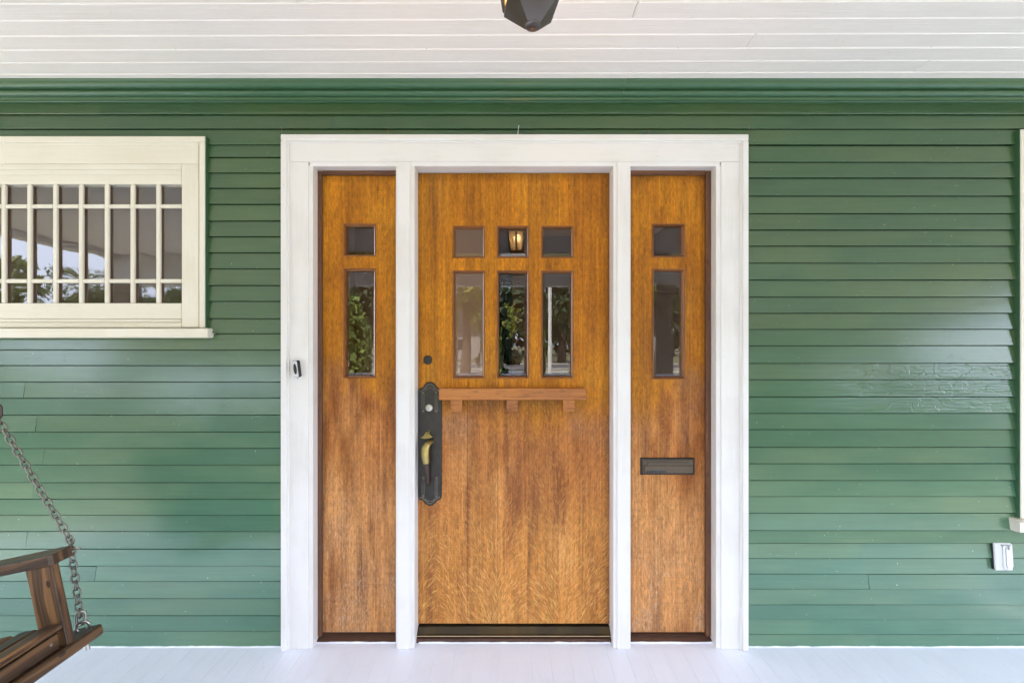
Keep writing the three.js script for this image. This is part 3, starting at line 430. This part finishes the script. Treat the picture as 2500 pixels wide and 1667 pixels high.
{ // shelf with brackets
  const sh = part('shelf', pxbox(1071, 948.4, 1431, 976.5, 0.0005, 0.048, 0.002, 0), M.oakBar, door);
  for (const [a, b] of [[1100, 1128], [1237, 1264], [1375, 1403]]) { const z = 0.034; const s = new THREE.Shape(Vec([[0.0005, 0], [0.034, 0], [0.034, 0.034], [0.022, 0.06], [0.0005, 0.06]])); const x0 = X(a, z), x1 = X(b, z), yb = Y(1007, z); const g = planarUV(new THREE.ExtrudeGeometry(new THREE.Shape(Vec([[0.0005, 0.0], [0.028, 0.004], [0.034, 0.02], [0.034, 0.0585], [0.0005, 0.0585]])), { depth: x1 - x0, bevelEnabled: false }).rotateY(-Math.PI / 2).translate(x1, yb, 0), 0, rnd(), rnd()); part('bracket', g, M.oakBar, door); }
  // upper lock
  const lx = X(1044.4, 0), ly = Y(878.5, 0); const lk = part('lock_cylinder', disc(0.0213, 0.008, lx, ly, 0, 32, 0.003), M.bronze, door); part('keyhole', cbox(lx - 0.0015, ly - 0.009, 0.0078, lx + 0.0025, ly - 0.001, 0.0088, 0.0004), M.black, lk);
  // handle plate: arched top, ogee foot
  const cx = X(1049.7, 0), hw = 28 * 2.16 / F, yt = Y(933.6, 0), yb = Y(1233, 0), k = 2.16 / F / 4.354;
  const o = (x, y) => [(x - 260) * k + cx, Y(900 + y / 4.354, 0)];
  const s = new THREE.Shape(); const mv = (f, ...a) => s[f](...a.flat());
  mv('moveTo', o(138, 262)); mv('quadraticCurveTo', o(136, 214), o(172, 208)); mv('quadraticCurveTo', o(192, 206), o(200, 182)); mv('quadraticCurveTo', o(218, 146), o(260, 145)); mv('quadraticCurveTo', o(302, 146), o(320, 182)); mv('quadraticCurveTo', o(328, 206), o(348, 208)); mv('quadraticCurveTo', o(384, 214), o(382, 262));
  mv('lineTo', o(382, 1340)); mv('quadraticCurveTo', o(386, 1384), o(352, 1388)); mv('quadraticCurveTo', o(330, 1392), o(318, 1416)); mv('quadraticCurveTo', o(290, 1446), o(260, 1450)); mv('quadraticCurveTo', o(230, 1446), o(202, 1416)); mv('quadraticCurveTo', o(190, 1392), o(168, 1388)); mv('quadraticCurveTo', o(134, 1384), o(138, 1340)); mv('lineTo', o(138, 262));
  const pg = new THREE.ExtrudeGeometry(s, { depth: 0.003, bevelEnabled: true, bevelThickness: 0.0025, bevelSize: 0.0022, bevelSegments: 3, curveSegments: 14 });
  const plate = part('handle_plate', pg.translate(0, 0, 0.0005), M.bronze, door), zf = 0.006;
  const O = (x, y, z) => { const q = o(x, y); return [q[0], q[1], z]; };
  const rib = (pts, r) => part('plate_relief', tubeR(pts, [r, r], 8, 30), M.bronzePale, plate);
  rib([O(150, 240, zf), O(178, 228, zf), O(206, 208, zf), O(226, 176, zf), O(260, 164, zf), O(294, 176, zf), O(314, 208, zf), O(342, 228, zf), O(370, 240, zf)], 0.0034);
  rib([O(206, 236, zf), O(232, 206, zf), O(260, 198, zf), O(288, 206, zf), O(314, 236, zf)], 0.0024);
  rib([O(150, 1360, zf), O(180, 1372, zf), O(210, 1396, zf), O(234, 1420, zf), O(260, 1430, zf), O(286, 1420, zf), O(310, 1396, zf), O(340, 1372, zf), O(370, 1360, zf)], 0.0034);
  rib([O(206, 1372, zf), O(230, 1396, zf), O(260, 1404, zf), O(290, 1396, zf), O(314, 1372, zf)], 0.0024);
  for (const [y0, y1] of [[262, 436], [1166, 1340]]) for (const x of [188, 330]) {
    for (const dx of [-13, 0, 13]) part('plate_relief', tubeR([O(x + dx, y0, zf), O(x + dx, (y0 + y1) / 2, zf), O(x + dx, y1, zf)], [0.0014, 0.0014], 6, 6), M.bronzePale, plate);
    for (const yy of [y0 - 10, y1 + 12]) { const q = o(x, yy); part('plate_relief', disc(0.0072, 0.0035, q[0], q[1], zf - 0.0005, 12, 0.002), M.bronzePale, plate); }
    const a = o(x - 20, y0 + 2), b = o(x + 20, y0 - 8); part('plate_relief', cbox(a[0], a[1], zf - 0.002, b[0], b[1], zf + 0.0025, 0.0008), M.bronze, plate);
  }
  for (const [x, y, d] of [[170, 623, 1], [340, 626, 0], [170, 972, 0], [342, 972, 0]]) { const q = o(x, y); part('screw', disc(0.0032, 0.0012, q[0], q[1], zf - 0.0003, 12, 0.0008), d ? M.black : M.bronzeBrown, plate); }
  const q0 = o(253, 412); const cyl = part('key_cylinder', disc(0.0172, 0.008, q0[0], q0[1], zf - 0.0005, 32, 0.0025), M.nickel, plate); part('keyhole', cbox(q0[0] - 0.0014, q0[1] - 0.0085, zf + 0.007, q0[0] + 0.0014, q0[1] - 0.001, zf + 0.0083, 0.0004), M.black, plate);
  const qh = o(255, 655); part('latch_slot', cbox(qh[0] - 0.013, qh[1] - 0.005, zf - 0.002, qh[0] + 0.013, qh[1] + 0.006, zf + 0.001, 0.0004), M.black, plate);
  { const c = o(240, 700), sp = new THREE.Shape(); sp.moveTo(-0.0275, -0.007); sp.quadraticCurveTo(-0.012, 0.0, -0.008, 0.021); sp.quadraticCurveTo(0, 0.026, 0.009, 0.021); sp.quadraticCurveTo(0.013, 0.001, 0.0265, -0.002); sp.quadraticCurveTo(0.0, -0.016, -0.0275, -0.007);
    const tg = new THREE.ExtrudeGeometry(sp, { depth: 0.003, bevelEnabled: true, bevelThickness: 0.0015, bevelSize: 0.001, bevelSegments: 2, curveSegments: 10 }); tg.rotateX(-0.75).translate(c[0], c[1] - 0.004, 0.03); part('thumb_latch', tg, M.brass, plate); part('latch_stem', tubeR([[qh[0], qh[1], zf], [qh[0] - .002, qh[1] - 0.006, 0.02], [c[0], c[1] + 0.004, 0.034]], [0.005, 0.005], 8, 8), M.brass, plate); }
  part('grip', tubeR([O(284, 762, zf), O(282, 768, 0.022), O(262, 774, 0.040), O(240, 800, 0.050), O(232, 860, 0.054), O(236, 930, 0.054), O(241, 975, 0.053)], [0.008, 0.009, 0.0125, 0.0165, 0.0185, 0.0185, 0.0165, 0.0150], 16, 50), M.brass, plate, 'worn brass upper half of the handle');
  part('grip_stem', tubeR([O(241, 973, 0.053), O(247, 1030, 0.051), O(252, 1090, 0.046), O(254, 1150, 0.040), O(248, 1190, 0.030), O(244, 1205, 0.018), O(246, 1204, zf)], [0.0152, 0.0115, 0.0088, 0.0085, 0.0105, 0.011, 0.010], 14, 50), M.bronzeBrown, plate);
}
{ // mail slot in the right sidelight
  const z = 0.012, x0 = X(1563.3, z), x1 = X(1695, z), y0 = Y(1157.7, z), y1 = Y(1117, z);
  const fr = part('mail_slot', ringFrame(x0, y0, x1, y1, [[0, 0], [0.0, 0.006], [0.003, 0.010], [0.0055, 0.010], [0.0072, 0.005]], true).translate(0, 0, z), M.slotDark, slR, 'bronze mail slot');
  const o = (x, y) => [X(1540 + x / 13.07, z), Y(1080 + y / 13.07, z)];
  const pl = (a, b, zb, zf, m, n, p, c = 0.0012) => { const A = o(...a), B = o(...b); return part(n, cbox(A[0], B[1], z + zb, B[0], A[1], z + zf, c), m, p); };
  pl([362, 545], [1985, 985], 0.004, 0.0075, M.slotMetal, 'slot_plate', fr); const fl = pl([425, 722], [1962, 952], 0.0076, 0.0125, M.slotMetal, 'slot_flap', fr); pl([520, 622], [1838, 716], 0.0076, 0.0105, M.slotMetal, 'slot_flap', fr);
  for (const a of [[408, 712, 424, 952], [505, 610, 519, 712], [425, 712, 1962, 721], [520, 611, 1838, 621]]) pl([a[0], a[1]], [a[2], a[3]], 0.0076, 0.0082, M.black, 'shadow_gap', fr, 0.0001);
  const lt = makeTex(256, 32, () => [20, 22, 27], true, (g) => { let sd = 5; const r = () => (sd = (sd * 16807) % 2147483647) / 2147483647; for (let x = 10; x < 246; x += 13) { if (r() < 0.14) continue; g.fillStyle = `rgba(190,200,206,${0.35 + r() * 0.5})`; const hh = 6 + r() * 6; g.fillRect(x, 16 - hh / 2, 2 + r() * 3, hh); } });
  const A = o(472, 878), B = o(1105, 938); const lg = new THREE.BoxGeometry(B[0] - A[0], A[1] - B[1], 0.0008).translate((A[0] + B[0]) / 2, (A[1] + B[1]) / 2, z + 0.0131); part('label_tape', lg, mat({ map: lt, roughness: 0.4 }), fr, 'black embossed label tape, worn illegible');
}

// ---------------------------------------------------------------- windows
function winCasing(t, x0, x1, y0, yS, flip) { }
const win = thing('window', 'cream window with three rows of small panes above the porch swing', 'window');
{
  const C = M.cream, P = (n, ...a) => part(n, pxbox(...a), C, win), xl = -307, xr = 442.5;
  P('casing', xl - 40, 346, 484, 399.5, 0.03, 0.075); P('back_band', xl - 57, 331.7, 499.3, 346, 0.03, 0.084, 0.003); P('bead', xl - 41, 346.3, 484.5, 352.5, 0.03, 0.079, 0.0025);
  P('casing', xr, 400, 484, 799, 0.03, 0.075); P('back_band', 484.5, 346.3, 499.3, 800.5, 0.03, 0.084, 0.003); P('casing', xl - 41.5, 400, xl, 799, 0.03, 0.075); P('back_band', xl - 57, 346.3, xl - 42, 800.5, 0.03, 0.084, 0.003);
  P('head_stop', xl, 400, xr, 413, -0.05, 0.070, 0.003); P('head_stop', xl, 413.3, xr, 426, -0.05, 0.065, 0.003); P('sash_rail', xl, 426.3, xr, 449.5, 0.015, 0.060, 0.002);
  P('sash_rail', xl, 740, xr, 778.5, 0.015, 0.060, 0.002); P('sill_stop', xl, 779, xr, 787, -0.05, 0.064, 0.003); P('sill_stop', xl, 787.3, xr, 800, -0.05, 0.072, 0.003);
  P('sill', xl - 72, 801, 505, 824.8, 0.03, 0.106, 0.004); part('side_strip', cbox(X(499.6, 0.084), Y(800, 0.084), 0.04, X(499.6, 0.084) + 0.003, Y(332, 0.084), 0.083, 0.001, 1), M.greenDark, win);  // thin dark green strip covering the cream side face
  const zg = 0.044, cols = []; for (let i = 0; i <= 12; i++) cols.push(442.5 + 5 - 63.1 * (12 - i) + (i === 12 ? -5 : 0)); cols[0] = xl;
  for (let i = 1; i < 12; i++) { P('muntin', cols[i] - 5.2, 449.7, cols[i] + 5.2, 739.8, 0.046, 0.0595, 0.003); part('inner_muntin', pxbox(cols[i] - 5.4, 449.7, cols[i] + 5.4, 739.8, 0.014, 0.0415, 0.003), M.innerWood, win); }
  const rows = [[450, 498], [508, 680.5], [691, 739.5]];
  for (const y of [503, 685.7]) for (let i = 0; i < 12; i++) P('muntin', cols[i] + (i ? 5.3 : 0), y - 4.8, cols[i + 1] - (i < 11 ? 5.3 : 0), y + 4.8, 0.046, 0.0592, 0.003);
  for (const [a, b] of rows) for (let i = 0; i < 12; i++) { const x0 = X(cols[i], zg), x1 = X(cols[i + 1], zg), y0 = Y(b + 5, zg), y1 = Y(a - 5, zg); const g = new THREE.PlaneGeometry(x1 - x0 - 0.001, y1 - y0 - 0.001).translate((x0 + x1) / 2, (y0 + y1) / 2, zg); const p = part('pane', planarUV(g, 0, 0, 0), M.oldGlass, win); p.rotation.set(0, 0, 0); }
  // shade hanging inside the room behind the panes, and the box of the room
  const cm = mat({ color: lin(0.085, 0.05, 0.034), roughness: 0.9 }); part('roller_shade', cbox(X(xl - 20, -0.06), Y(830, -0.06), -0.064, X(462, -0.06), Y(380, -0.06), -0.06, 0.001), cm, win);
}
const winR = thing('window', 'tall cream window cut off by the picture edge above the outlet cover', 'window');
{
  const C = M.cream, P = (n, ...a) => part(n, pxbox(...a), C, winR), x1 = 3060;
  P('back_band', 2494, 315, 2509, 1266, 0.03, 0.086, 0.003); P('back_band', 2509.3, 315, x1, 330, 0.03, 0.086, 0.003); P('casing', 2509.3, 330.3, 2552, 1266, 0.03, 0.077); P('casing', 2552.3, 330.3, x1, 384, 0.03, 0.077); P('casing', 3008, 384.3, x1, 1266, 0.03, 0.077);
  P('sash_rail', 2552.3, 384.3, 3007.7, 420, 0.015, 0.062); P('sash_rail', 2552.3, 1225, 3007.7, 1265.5, 0.015, 0.062); P('sash_stile', 2552.3, 420.3, 2580, 1224.7, 0.015, 0.062); P('sash_stile', 2980, 420.3, 3007.7, 1224.7, 0.015, 0.062);
  part('side_strip', cbox(X(2493.5, 0.086) - 0.004, Y(1266, 0.086), 0.04, X(2493.5, 0.086), Y(315, 0.086), 0.0845, 0.001, 1), M.greenDark, winR);  // dark green strip over the side of the back band
  { const s = new THREE.Shape(Vec([[0.03, 0.002], [0.088, 0.002], [0.108, 0.006], [0.108, 0.046], [0.03, 0.058]])); part('sill', planarUV(new THREE.ExtrudeGeometry(s, { depth: 1.3, bevelEnabled: true, bevelThickness: 0.002, bevelSize: 0.002, bevelSegments: 2 }).rotateY(-Math.PI / 2).translate(X(2490.5, 0.108) + 1.302, Y(1302, 0.108), 0), 0), C, winR); }
  const zg = 0.044, a = X(2580, zg), b = X(2980, zg), c = Y(1225, zg), d = Y(420, zg); part('pane', new THREE.PlaneGeometry(b - a, d - c).translate((a + b) / 2, (c + d) / 2, zg), M.glass, winR);
  part('roller_shade', cbox(X(2530, -0.06), Y(1300, -0.06), -0.064, X(3030, -0.06), Y(340, -0.06), -0.06, 0.001), mat({ color: lin(0.3, 0.25, 0.2), roughness: 0.9 }), winR);
}

// ---------------------------------------------------------------- doorbell, outlet cover
{
  const z = 0.0852, t = thing('doorbell', 'small black and silver doorbell tilted on the white casing', 'doorbell', null, [X(723.5, 0.1), Y(900.4, 0.1), z]); t.rotation.z = 0.135;
  const st = (w, h) => { const s = new THREE.Shape(), r = w / 2; s.moveTo(-r, -h / 2 + r * .55); s.quadraticCurveTo(-r, -h / 2, -r * .35, -h / 2); s.lineTo(r * .35, -h / 2); s.quadraticCurveTo(r, -h / 2, r, -h / 2 + r * .55); s.lineTo(r, h / 2 - r * .55); s.quadraticCurveTo(r, h / 2, r * .35, h / 2); s.lineTo(-r * .35, h / 2); s.quadraticCurveTo(-r, h / 2, -r, h / 2 - r * .55); return s; };
  const ex = (s, d, b) => new THREE.ExtrudeGeometry(s, { depth: d, bevelEnabled: true, bevelThickness: b, bevelSize: b, bevelSegments: 3, curveSegments: 12 });
  part('body', ex(st(0.0225, 0.0745), 0.0255, 0.0012), M.blackMatte, t); part('face_plate', ex(st(0.0205, 0.0725), 0.0012, 0.0008).translate(0, 0, 0.0268), M.silver, t);
  const el = new THREE.Shape(); el.absellipse(0, 0, 0.0066, 0.0235, 0, Math.PI * 2); part('lens', new THREE.ExtrudeGeometry(el, { depth: 0.001, bevelEnabled: true, bevelThickness: 0.001, bevelSize: 0.0006, bevelSegments: 3, curveSegments: 24 }).translate(0, 0, 0.0284), M.black, t);
  const sc = thing('screw_hole', 'tiny dark screw hole in the casing just under the doorbell', 'screw hole', null, [X(726, 0.085), Y(924, 0.085), 0.0853]); part('hole_rim', disc(0.0022, 0.0006, 0, 0, 0, 12, 0.0003), M.black, sc);
}
{
  const z = 0.074, t = thing('outlet_cover', 'white weatherproof outlet cover with wire bail on the green siding', 'outlet cover', null, [X(2456.5, 0.09), Y(1361.5, 0.09), z]); t.rotation.x = -0.06;
  const w = 0.0395, h = 0.061; part('back_plate', cbox(-w, -h, -0.0015, w, h, 0.0095, 0.003), M.plastic, t); part('gasket', cbox(-w + 0.001, -h + 0.001, -0.014, w - 0.002, h + 0.0035, -0.0018, 0.001), M.blackMatte, t);
  part('lid', cbox(-w * 0.12, -h * 0.72, 0.010, w * 0.95, h * 0.95, 0.0135, 0.002), M.plastic, t);
  const lp = [[-0.006, 0.050, 0.014], [-0.013, 0.046, 0.020], [-0.0175, 0.036, 0.023], [-0.018, 0, 0.023], [-0.0175, -0.038, 0.023], [-0.010, -0.048, 0.020], [0.006, -0.0545, 0.014]]; part('wire_bail', tubeR(lp, [0.0022, 0.0022], 8, 40), M.silver, t); part('wire_bail', tubeR(lp.map((p) => [p[0] + 0.0135, p[1] * 0.98 + 0.001, p[2]]).slice(1, 6), [0.0018, 0.0018], 8, 30), M.plasticGrey, t);
  part('hinge', tubeR([[-0.012, 0.053, 0.0135], [0.01, 0.054, 0.0145], [0.03, 0.0525, 0.0135]], [0.003, 0.003], 8, 12), M.plasticGrey, t); part('latch', cbox(0.014, 0.034, 0.0136, 0.022, 0.051, 0.018, 0.001), M.plasticGrey, t); part('latch', cbox(0.004, -0.059, 0.0102, 0.010, -0.053, 0.016, 0.001), M.nickel, t);
}

// ---------------------------------------------------------------- hanging lantern
{
  const lz = 1.26, LY = 2.076, t = thing('porch_lantern', 'lit square bronze lantern hanging from the white board ceiling', 'lantern', null, [0.041, LY, lz]); t.rotation.y = 0.17;
  const br = mat({ map: makeTex(256, 256, (u, v) => mix3([74, 64, 56], [122, 120, 128], clamp((fbm(u * 7, v * 7, 4, 7, 7) - 0.35) * 2)), true), roughness: 0.42, metalness: 0.55 });
  const gl = mat({ color: lin(0.95, 0.85, 0.66), transmission: 0.85, thickness: 0, roughness: 0.45, emissive: lin(1, 0.75, 0.42), emissiveIntensity: 0.22 });
  const b = 0.046, tp = 0.068, H = 0.17, sq = (r) => [[-r, -r], [r, -r], [r, r], [-r, r]];
  const P = []; const tri = (A, B, C) => P.push(...A, ...B, ...C);
  const B0 = sq(b + 0.004).map((q) => [q[0], 0, q[1]]), B1 = sq(b + 0.004).map((q) => [q[0], 0.01, q[1]]), A0 = sq(0.013).map((q) => [q[0], -0.046, q[1]]);
  for (let i = 0; i < 4; i++) { const j = (i + 1) % 4; tri(A0[i], B0[i], B0[j]); tri(A0[i], B0[j], A0[j]); tri(B0[i], B1[i], B1[j]); tri(B0[i], B1[j], B0[j]); tri(B1[i], [0, 0.01, 0], B1[j]); }
  const g = new THREE.BufferGeometry(); g.setAttribute('position', new THREE.Float32BufferAttribute(P, 3)); g.computeVertexNormals(); part('base', planarUV(g, 0), br, t);
  part('finial', new THREE.LatheGeometry(Vec([[0.0, -0.051], [0.006, -0.052], [0.009, -0.051], [0.0145, -0.049], [0.016, -0.045], [0.013, -0.042]]), 24), br, t); part('nut', new THREE.CylinderGeometry(0.005, 0.005, 0.006, 6).translate(0, -0.052, 0), M.rust, t);
  const c0 = sq(b), c1 = sq(tp);
  for (let i = 0; i < 4; i++) {
    const j = (i + 1) % 4, L = (f, y) => [lerp(c0[i][0], c0[j][0], f), lerp(c0[i][1], c0[j][1], f), y], T = (f) => [lerp(c1[i][0], c1[j][0], f), lerp(c1[i][1], c1[j][1], f), H + 0.01];
    part('corner_post', tubeR([[c0[i][0], 0.008, c0[i][1]], [(c0[i][0] + c1[i][0]) / 2, H / 2 + 0.008, (c0[i][1] + c1[i][1]) / 2], [c1[i][0], H + 0.01, c1[i][1]]], [0.0075, 0.008], 4, 4), br, t);
    const m0 = L(.5), m1 = T(.5); part('glazing_bar', tubeR([[m0[0], 0.008, m0[1]], [(m0[0] + m1[0]) / 2, H / 2, (m0[1] + m1[1]) / 2], [m1[0], H + 0.01, m1[1]]], [0.0065, 0.007], 4, 4), br, t);
    const k = 0.96, q = [[c0[i][0] * k, 0.011, c0[i][1] * k], [c0[j][0] * k, 0.011, c0[j][1] * k], [c1[j][0] * k, H + 0.008, c1[j][1] * k], [c1[i][0] * k, H + 0.008, c1[i][1] * k]];
    const gg = new THREE.BufferGeometry(); gg.setAttribute('position', new THREE.Float32BufferAttribute([...q[0], ...q[2], ...q[1], ...q[0], ...q[3], ...q[2]], 3)); gg.setAttribute('uv', new THREE.Float32BufferAttribute(new Float32Array(12), 2)); gg.computeVertexNormals(); part('glass_pane', gg, gl, t);
  }
  const cap = new THREE.CylinderGeometry(0.02, 0.125, 0.075, 4, 1).rotateY(Math.PI / 4).translate(0, H + 0.055, 0); part('cap', cap, br, t); part('cap_rim', new THREE.BoxGeometry(0.176, 0.01, 0.176).translate(0, H + 0.0125, 0), br, t);
  part('stem', new THREE.CylinderGeometry(0.007, 0.007, CEIL - LY - H - 0.09, 12).translate(0, (CEIL - LY + H + 0.09) / 2, 0), br, t); part('canopy', new THREE.CylinderGeometry(0.055, 0.06, 0.02, 24).translate(0, CEIL - LY - 0.0115, 0), br, t);
  part('light_bulb', new THREE.SphereGeometry(0.028, 20, 14).translate(0, 0.11, 0), mat({ color: lin(1, 0.9, 0.7), emissive: lin(1, 0.80, 0.50), emissiveIntensity: 6.0 }), t);
  const pl = new THREE.PointLight(0xffc27a, 0.07, 0, 2); pl.position.set(0.041, LY + 0.11, lz); pl.castShadow = true; scene.add(pl);
}

// ---------------------------------------------------------------- porch swing
{
  const th = 12 * Math.PI / 180, t = thing('porch_swing', 'dark stained wooden porch swing hanging on chains below the cream window', 'porch swing', null, [-1.4446, 0.737, 0]); 
  const zf = 0.66, zn = 1.86, tilt = (o) => { o.rotation.z = th; return o; };
  const B = (n, u0, v0, z0, u1, v1, z1, c = 0.003, m = M.swing, a = -1) => tilt(part(n, cbox(u0, v0, z0, u1, v1, z1, c, a), m, t));
  const arm = (z0, z1) => { const s = new THREE.Shape(Vec([[-0.62, -z1], [-0.008, -z1], [0, -z1 + 0.006], [0, -z0 - 0.012], [-0.012, -z0], [-0.62, -z0]])); const g = new THREE.ExtrudeGeometry(s, { depth: 0.027, bevelEnabled: true, bevelThickness: 0.0025, bevelSize: 0.0025, bevelSegments: 2 }).rotateX(-Math.PI / 2).translate(-0.0025, -0.0305, 0); tilt(part('armrest', planarUV(g, 0, rnd(), rnd()), M.swing, t)); };
  arm(0.662, 0.738); arm(zn - 0.12, zn - 0.04);
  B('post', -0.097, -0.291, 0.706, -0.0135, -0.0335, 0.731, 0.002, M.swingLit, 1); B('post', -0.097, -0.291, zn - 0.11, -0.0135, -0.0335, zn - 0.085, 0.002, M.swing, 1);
  B('bearer', -0.095, -0.327, 0.616, -0.006, -0.2915, zn + 0.06, 0.006, M.swing, 2); B('bearer', -0.56, -0.327, 0.616, -0.47, -0.2915, zn + 0.06, 0.006, M.swing, 2);
  B('front_rail', -0.06, -0.2905, 0.735, -0.03, -0.243, zn - 0.12, 0.003, M.swing, 2);
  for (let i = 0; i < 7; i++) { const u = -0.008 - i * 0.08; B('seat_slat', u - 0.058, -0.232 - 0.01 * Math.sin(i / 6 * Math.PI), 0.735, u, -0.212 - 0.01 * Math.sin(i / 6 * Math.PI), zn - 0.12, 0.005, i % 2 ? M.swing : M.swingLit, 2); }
  for (const z of [0.79, 1.25, 1.66]) B('stringer', -0.56, -0.2905, z, -0.064, -0.244, z + 0.035, 0.003, M.swing, 0);
  for (let i = 0; i < 8; i++) { const z = 0.76 + i * 0.135; const o = part('back_slat', cbox(-0.022, 0, z, 0, 0.6, z + 0.09, 0.004, 1), M.swing, t); o.position.set(-0.56, -0.33, 0); o.rotation.z = th + 0.25; }
  { const o = part('back_rail', cbox(0.001, 0.5, 0.74, 0.026, 0.57, zn - 0.14, 0.004, 2), M.swing, t); o.position.set(-0.56, -0.33, 0); o.rotation.z = th + 0.25; const o2 = part('back_post', cbox(-0.05, -0.03, 0.706, -0.023, 0.62, 0.74, 0.004, 1), M.swing, t); o2.position.set(-0.56, -0.33, 0); o2.rotation.z = th + 0.25; }
  const wash = tilt(part('bolt_washer', new THREE.CylinderGeometry(0.0165, 0.0165, 0.003, 24).rotateX(Math.PI / 2).translate(-0.118, -0.268, 0.827), M.nickel, t)); tilt(part('bolt', new THREE.CylinderGeometry(0.006, 0.006, 0.05, 10).translate(-0.05, -0.335, 0.64), M.nickel, t));
  tilt(part('bolt', new THREE.CylinderGeometry(0.004, 0.004, 0.03, 10).rotateZ(Math.PI / 2).translate(0.008, -0.015, 0.668), M.nickel, t)); tilt(part('screw', disc(0.0045, 0.001, 0, 0, 0, 12, 0.0004).rotateY(Math.PI / 2).translate(-0.03, -0.265, 0.762), M.nickel, t));
  // chains: links of bent wire, every second one turned by a quarter
  const stadium = (L, R, w) => { const pts = [], n = 8, s = L / 2 - R; for (let i = 0; i <= n; i++) { const a = Math.PI * i / n; pts.push(new THREE.Vector3(R * Math.cos(a), s + R * Math.sin(a), 0)); } for (let i = 0; i <= n; i++) { const a = Math.PI + Math.PI * i / n; pts.push(new THREE.Vector3(R * Math.cos(a), -s + R * Math.sin(a), 0)); } return new THREE.TubeGeometry(new THREE.CatmullRomCurve3(pts, true, 'centripetal'), 36, w, 7, true); };
  const pitch = 0.0245, linkG = stadium(0.0312, 0.0090, 0.0026), O = t.position;
  const chain = (A, Bp, single, parent) => {
    const a = new THREE.Vector3(...A).sub(O), b = new THREE.Vector3(...Bp).sub(O), d = b.clone().sub(a), L = d.length(), n = Math.round(L / pitch); d.normalize();
    const q = new THREE.Quaternion().setFromUnitVectors(new THREE.Vector3(0, 1, 0), d), gs = [];
    for (let i = 0; i <= n; i++) { const r = new THREE.Quaternion().setFromAxisAngle(new THREE.Vector3(0, 1, 0), (i % 2 ? Math.PI / 2 : 0) + 0.35 + rr(-.15, .15)), o = new THREE.Mesh(linkG, M.chain); o.position.copy(a).addScaledVector(d, i * L / n); o.quaternion.copy(q).multiply(r); if (single) { o.name = 'chain_link'; shade(o); parent.add(o); } else { o.updateMatrix(); gs.push(linkG.clone().applyMatrix4(o.matrix)); } }
    if (!single) { const m = part('chain', mergeGeometries(gs), M.chain, t); m.userData.kind = 'stuff'; }
  };
  const ch = new THREE.Group(); ch.name = 'chain'; ch.userData.label = 'front chain passing the armrest down to the eye bolt'; t.add(ch);
  const J = [-1.716, 1.165, 0.652], up = [-1.722, 2.535, 0.66];
  chain([-1.447, 0.472, 0.637], [-1.477, 0.728, 0.640], true, ch); chain([-1.4785, 0.742, 0.641], [J[0] + 0.012, J[1] - 0.022, J[2]], true, ch);
  const yl = part('quick_link', stadium(0.05, 0.013, 0.0045), M.bronzeBrown, t); yl.position.set(J[0] - O.x, J[1] + 0.006 - O.y, J[2]); yl.rotation.y = 0.5;
  chain([J[0], J[1] + 0.036, J[2]], up, false); chain([-2.02, 0.36, 0.637], [J[0] - 0.012, J[1] - 0.022, J[2]], false);
  chain([J[0], J[1] + 0.036, 1.9], [up[0], up[1], 1.9], false); chain([-1.447, 0.472, 1.9], [J[0] + 0.012, J[1] - 0.022, 1.9], false); chain([-2.02, 0.36, 1.9], [J[0] - 0.012, J[1] - 0.022, 1.9], false);
  const eye = part('eye_bolt', new THREE.TorusGeometry(0.0165, 0.0045, 10, 28).rotateY(0.5), M.nickel, t); eye.position.set(-1.441 - O.x, 0.450, 0.636).sub(new THREE.Vector3(0, O.y, 0));
  const coup = part('quick_link', stadium(0.045, 0.011, 0.0042), M.nickel, t); coup.position.set(-1.4465 - O.x, 0.478 - O.y, 0.637); coup.rotation.y = 0.7;
  for (const z of [0.66, 1.9]) { const o = part('ceiling_hook', new THREE.TorusGeometry(0.02, 0.005, 8, 20), M.nickel, t); o.position.set(-1.722 - O.x, 2.545 - O.y, z); }
}
scene.traverse((o) => { if (o.isMesh) { o.castShadow = true; o.receiveShadow = true; } });
renderer.render(scene, camera);
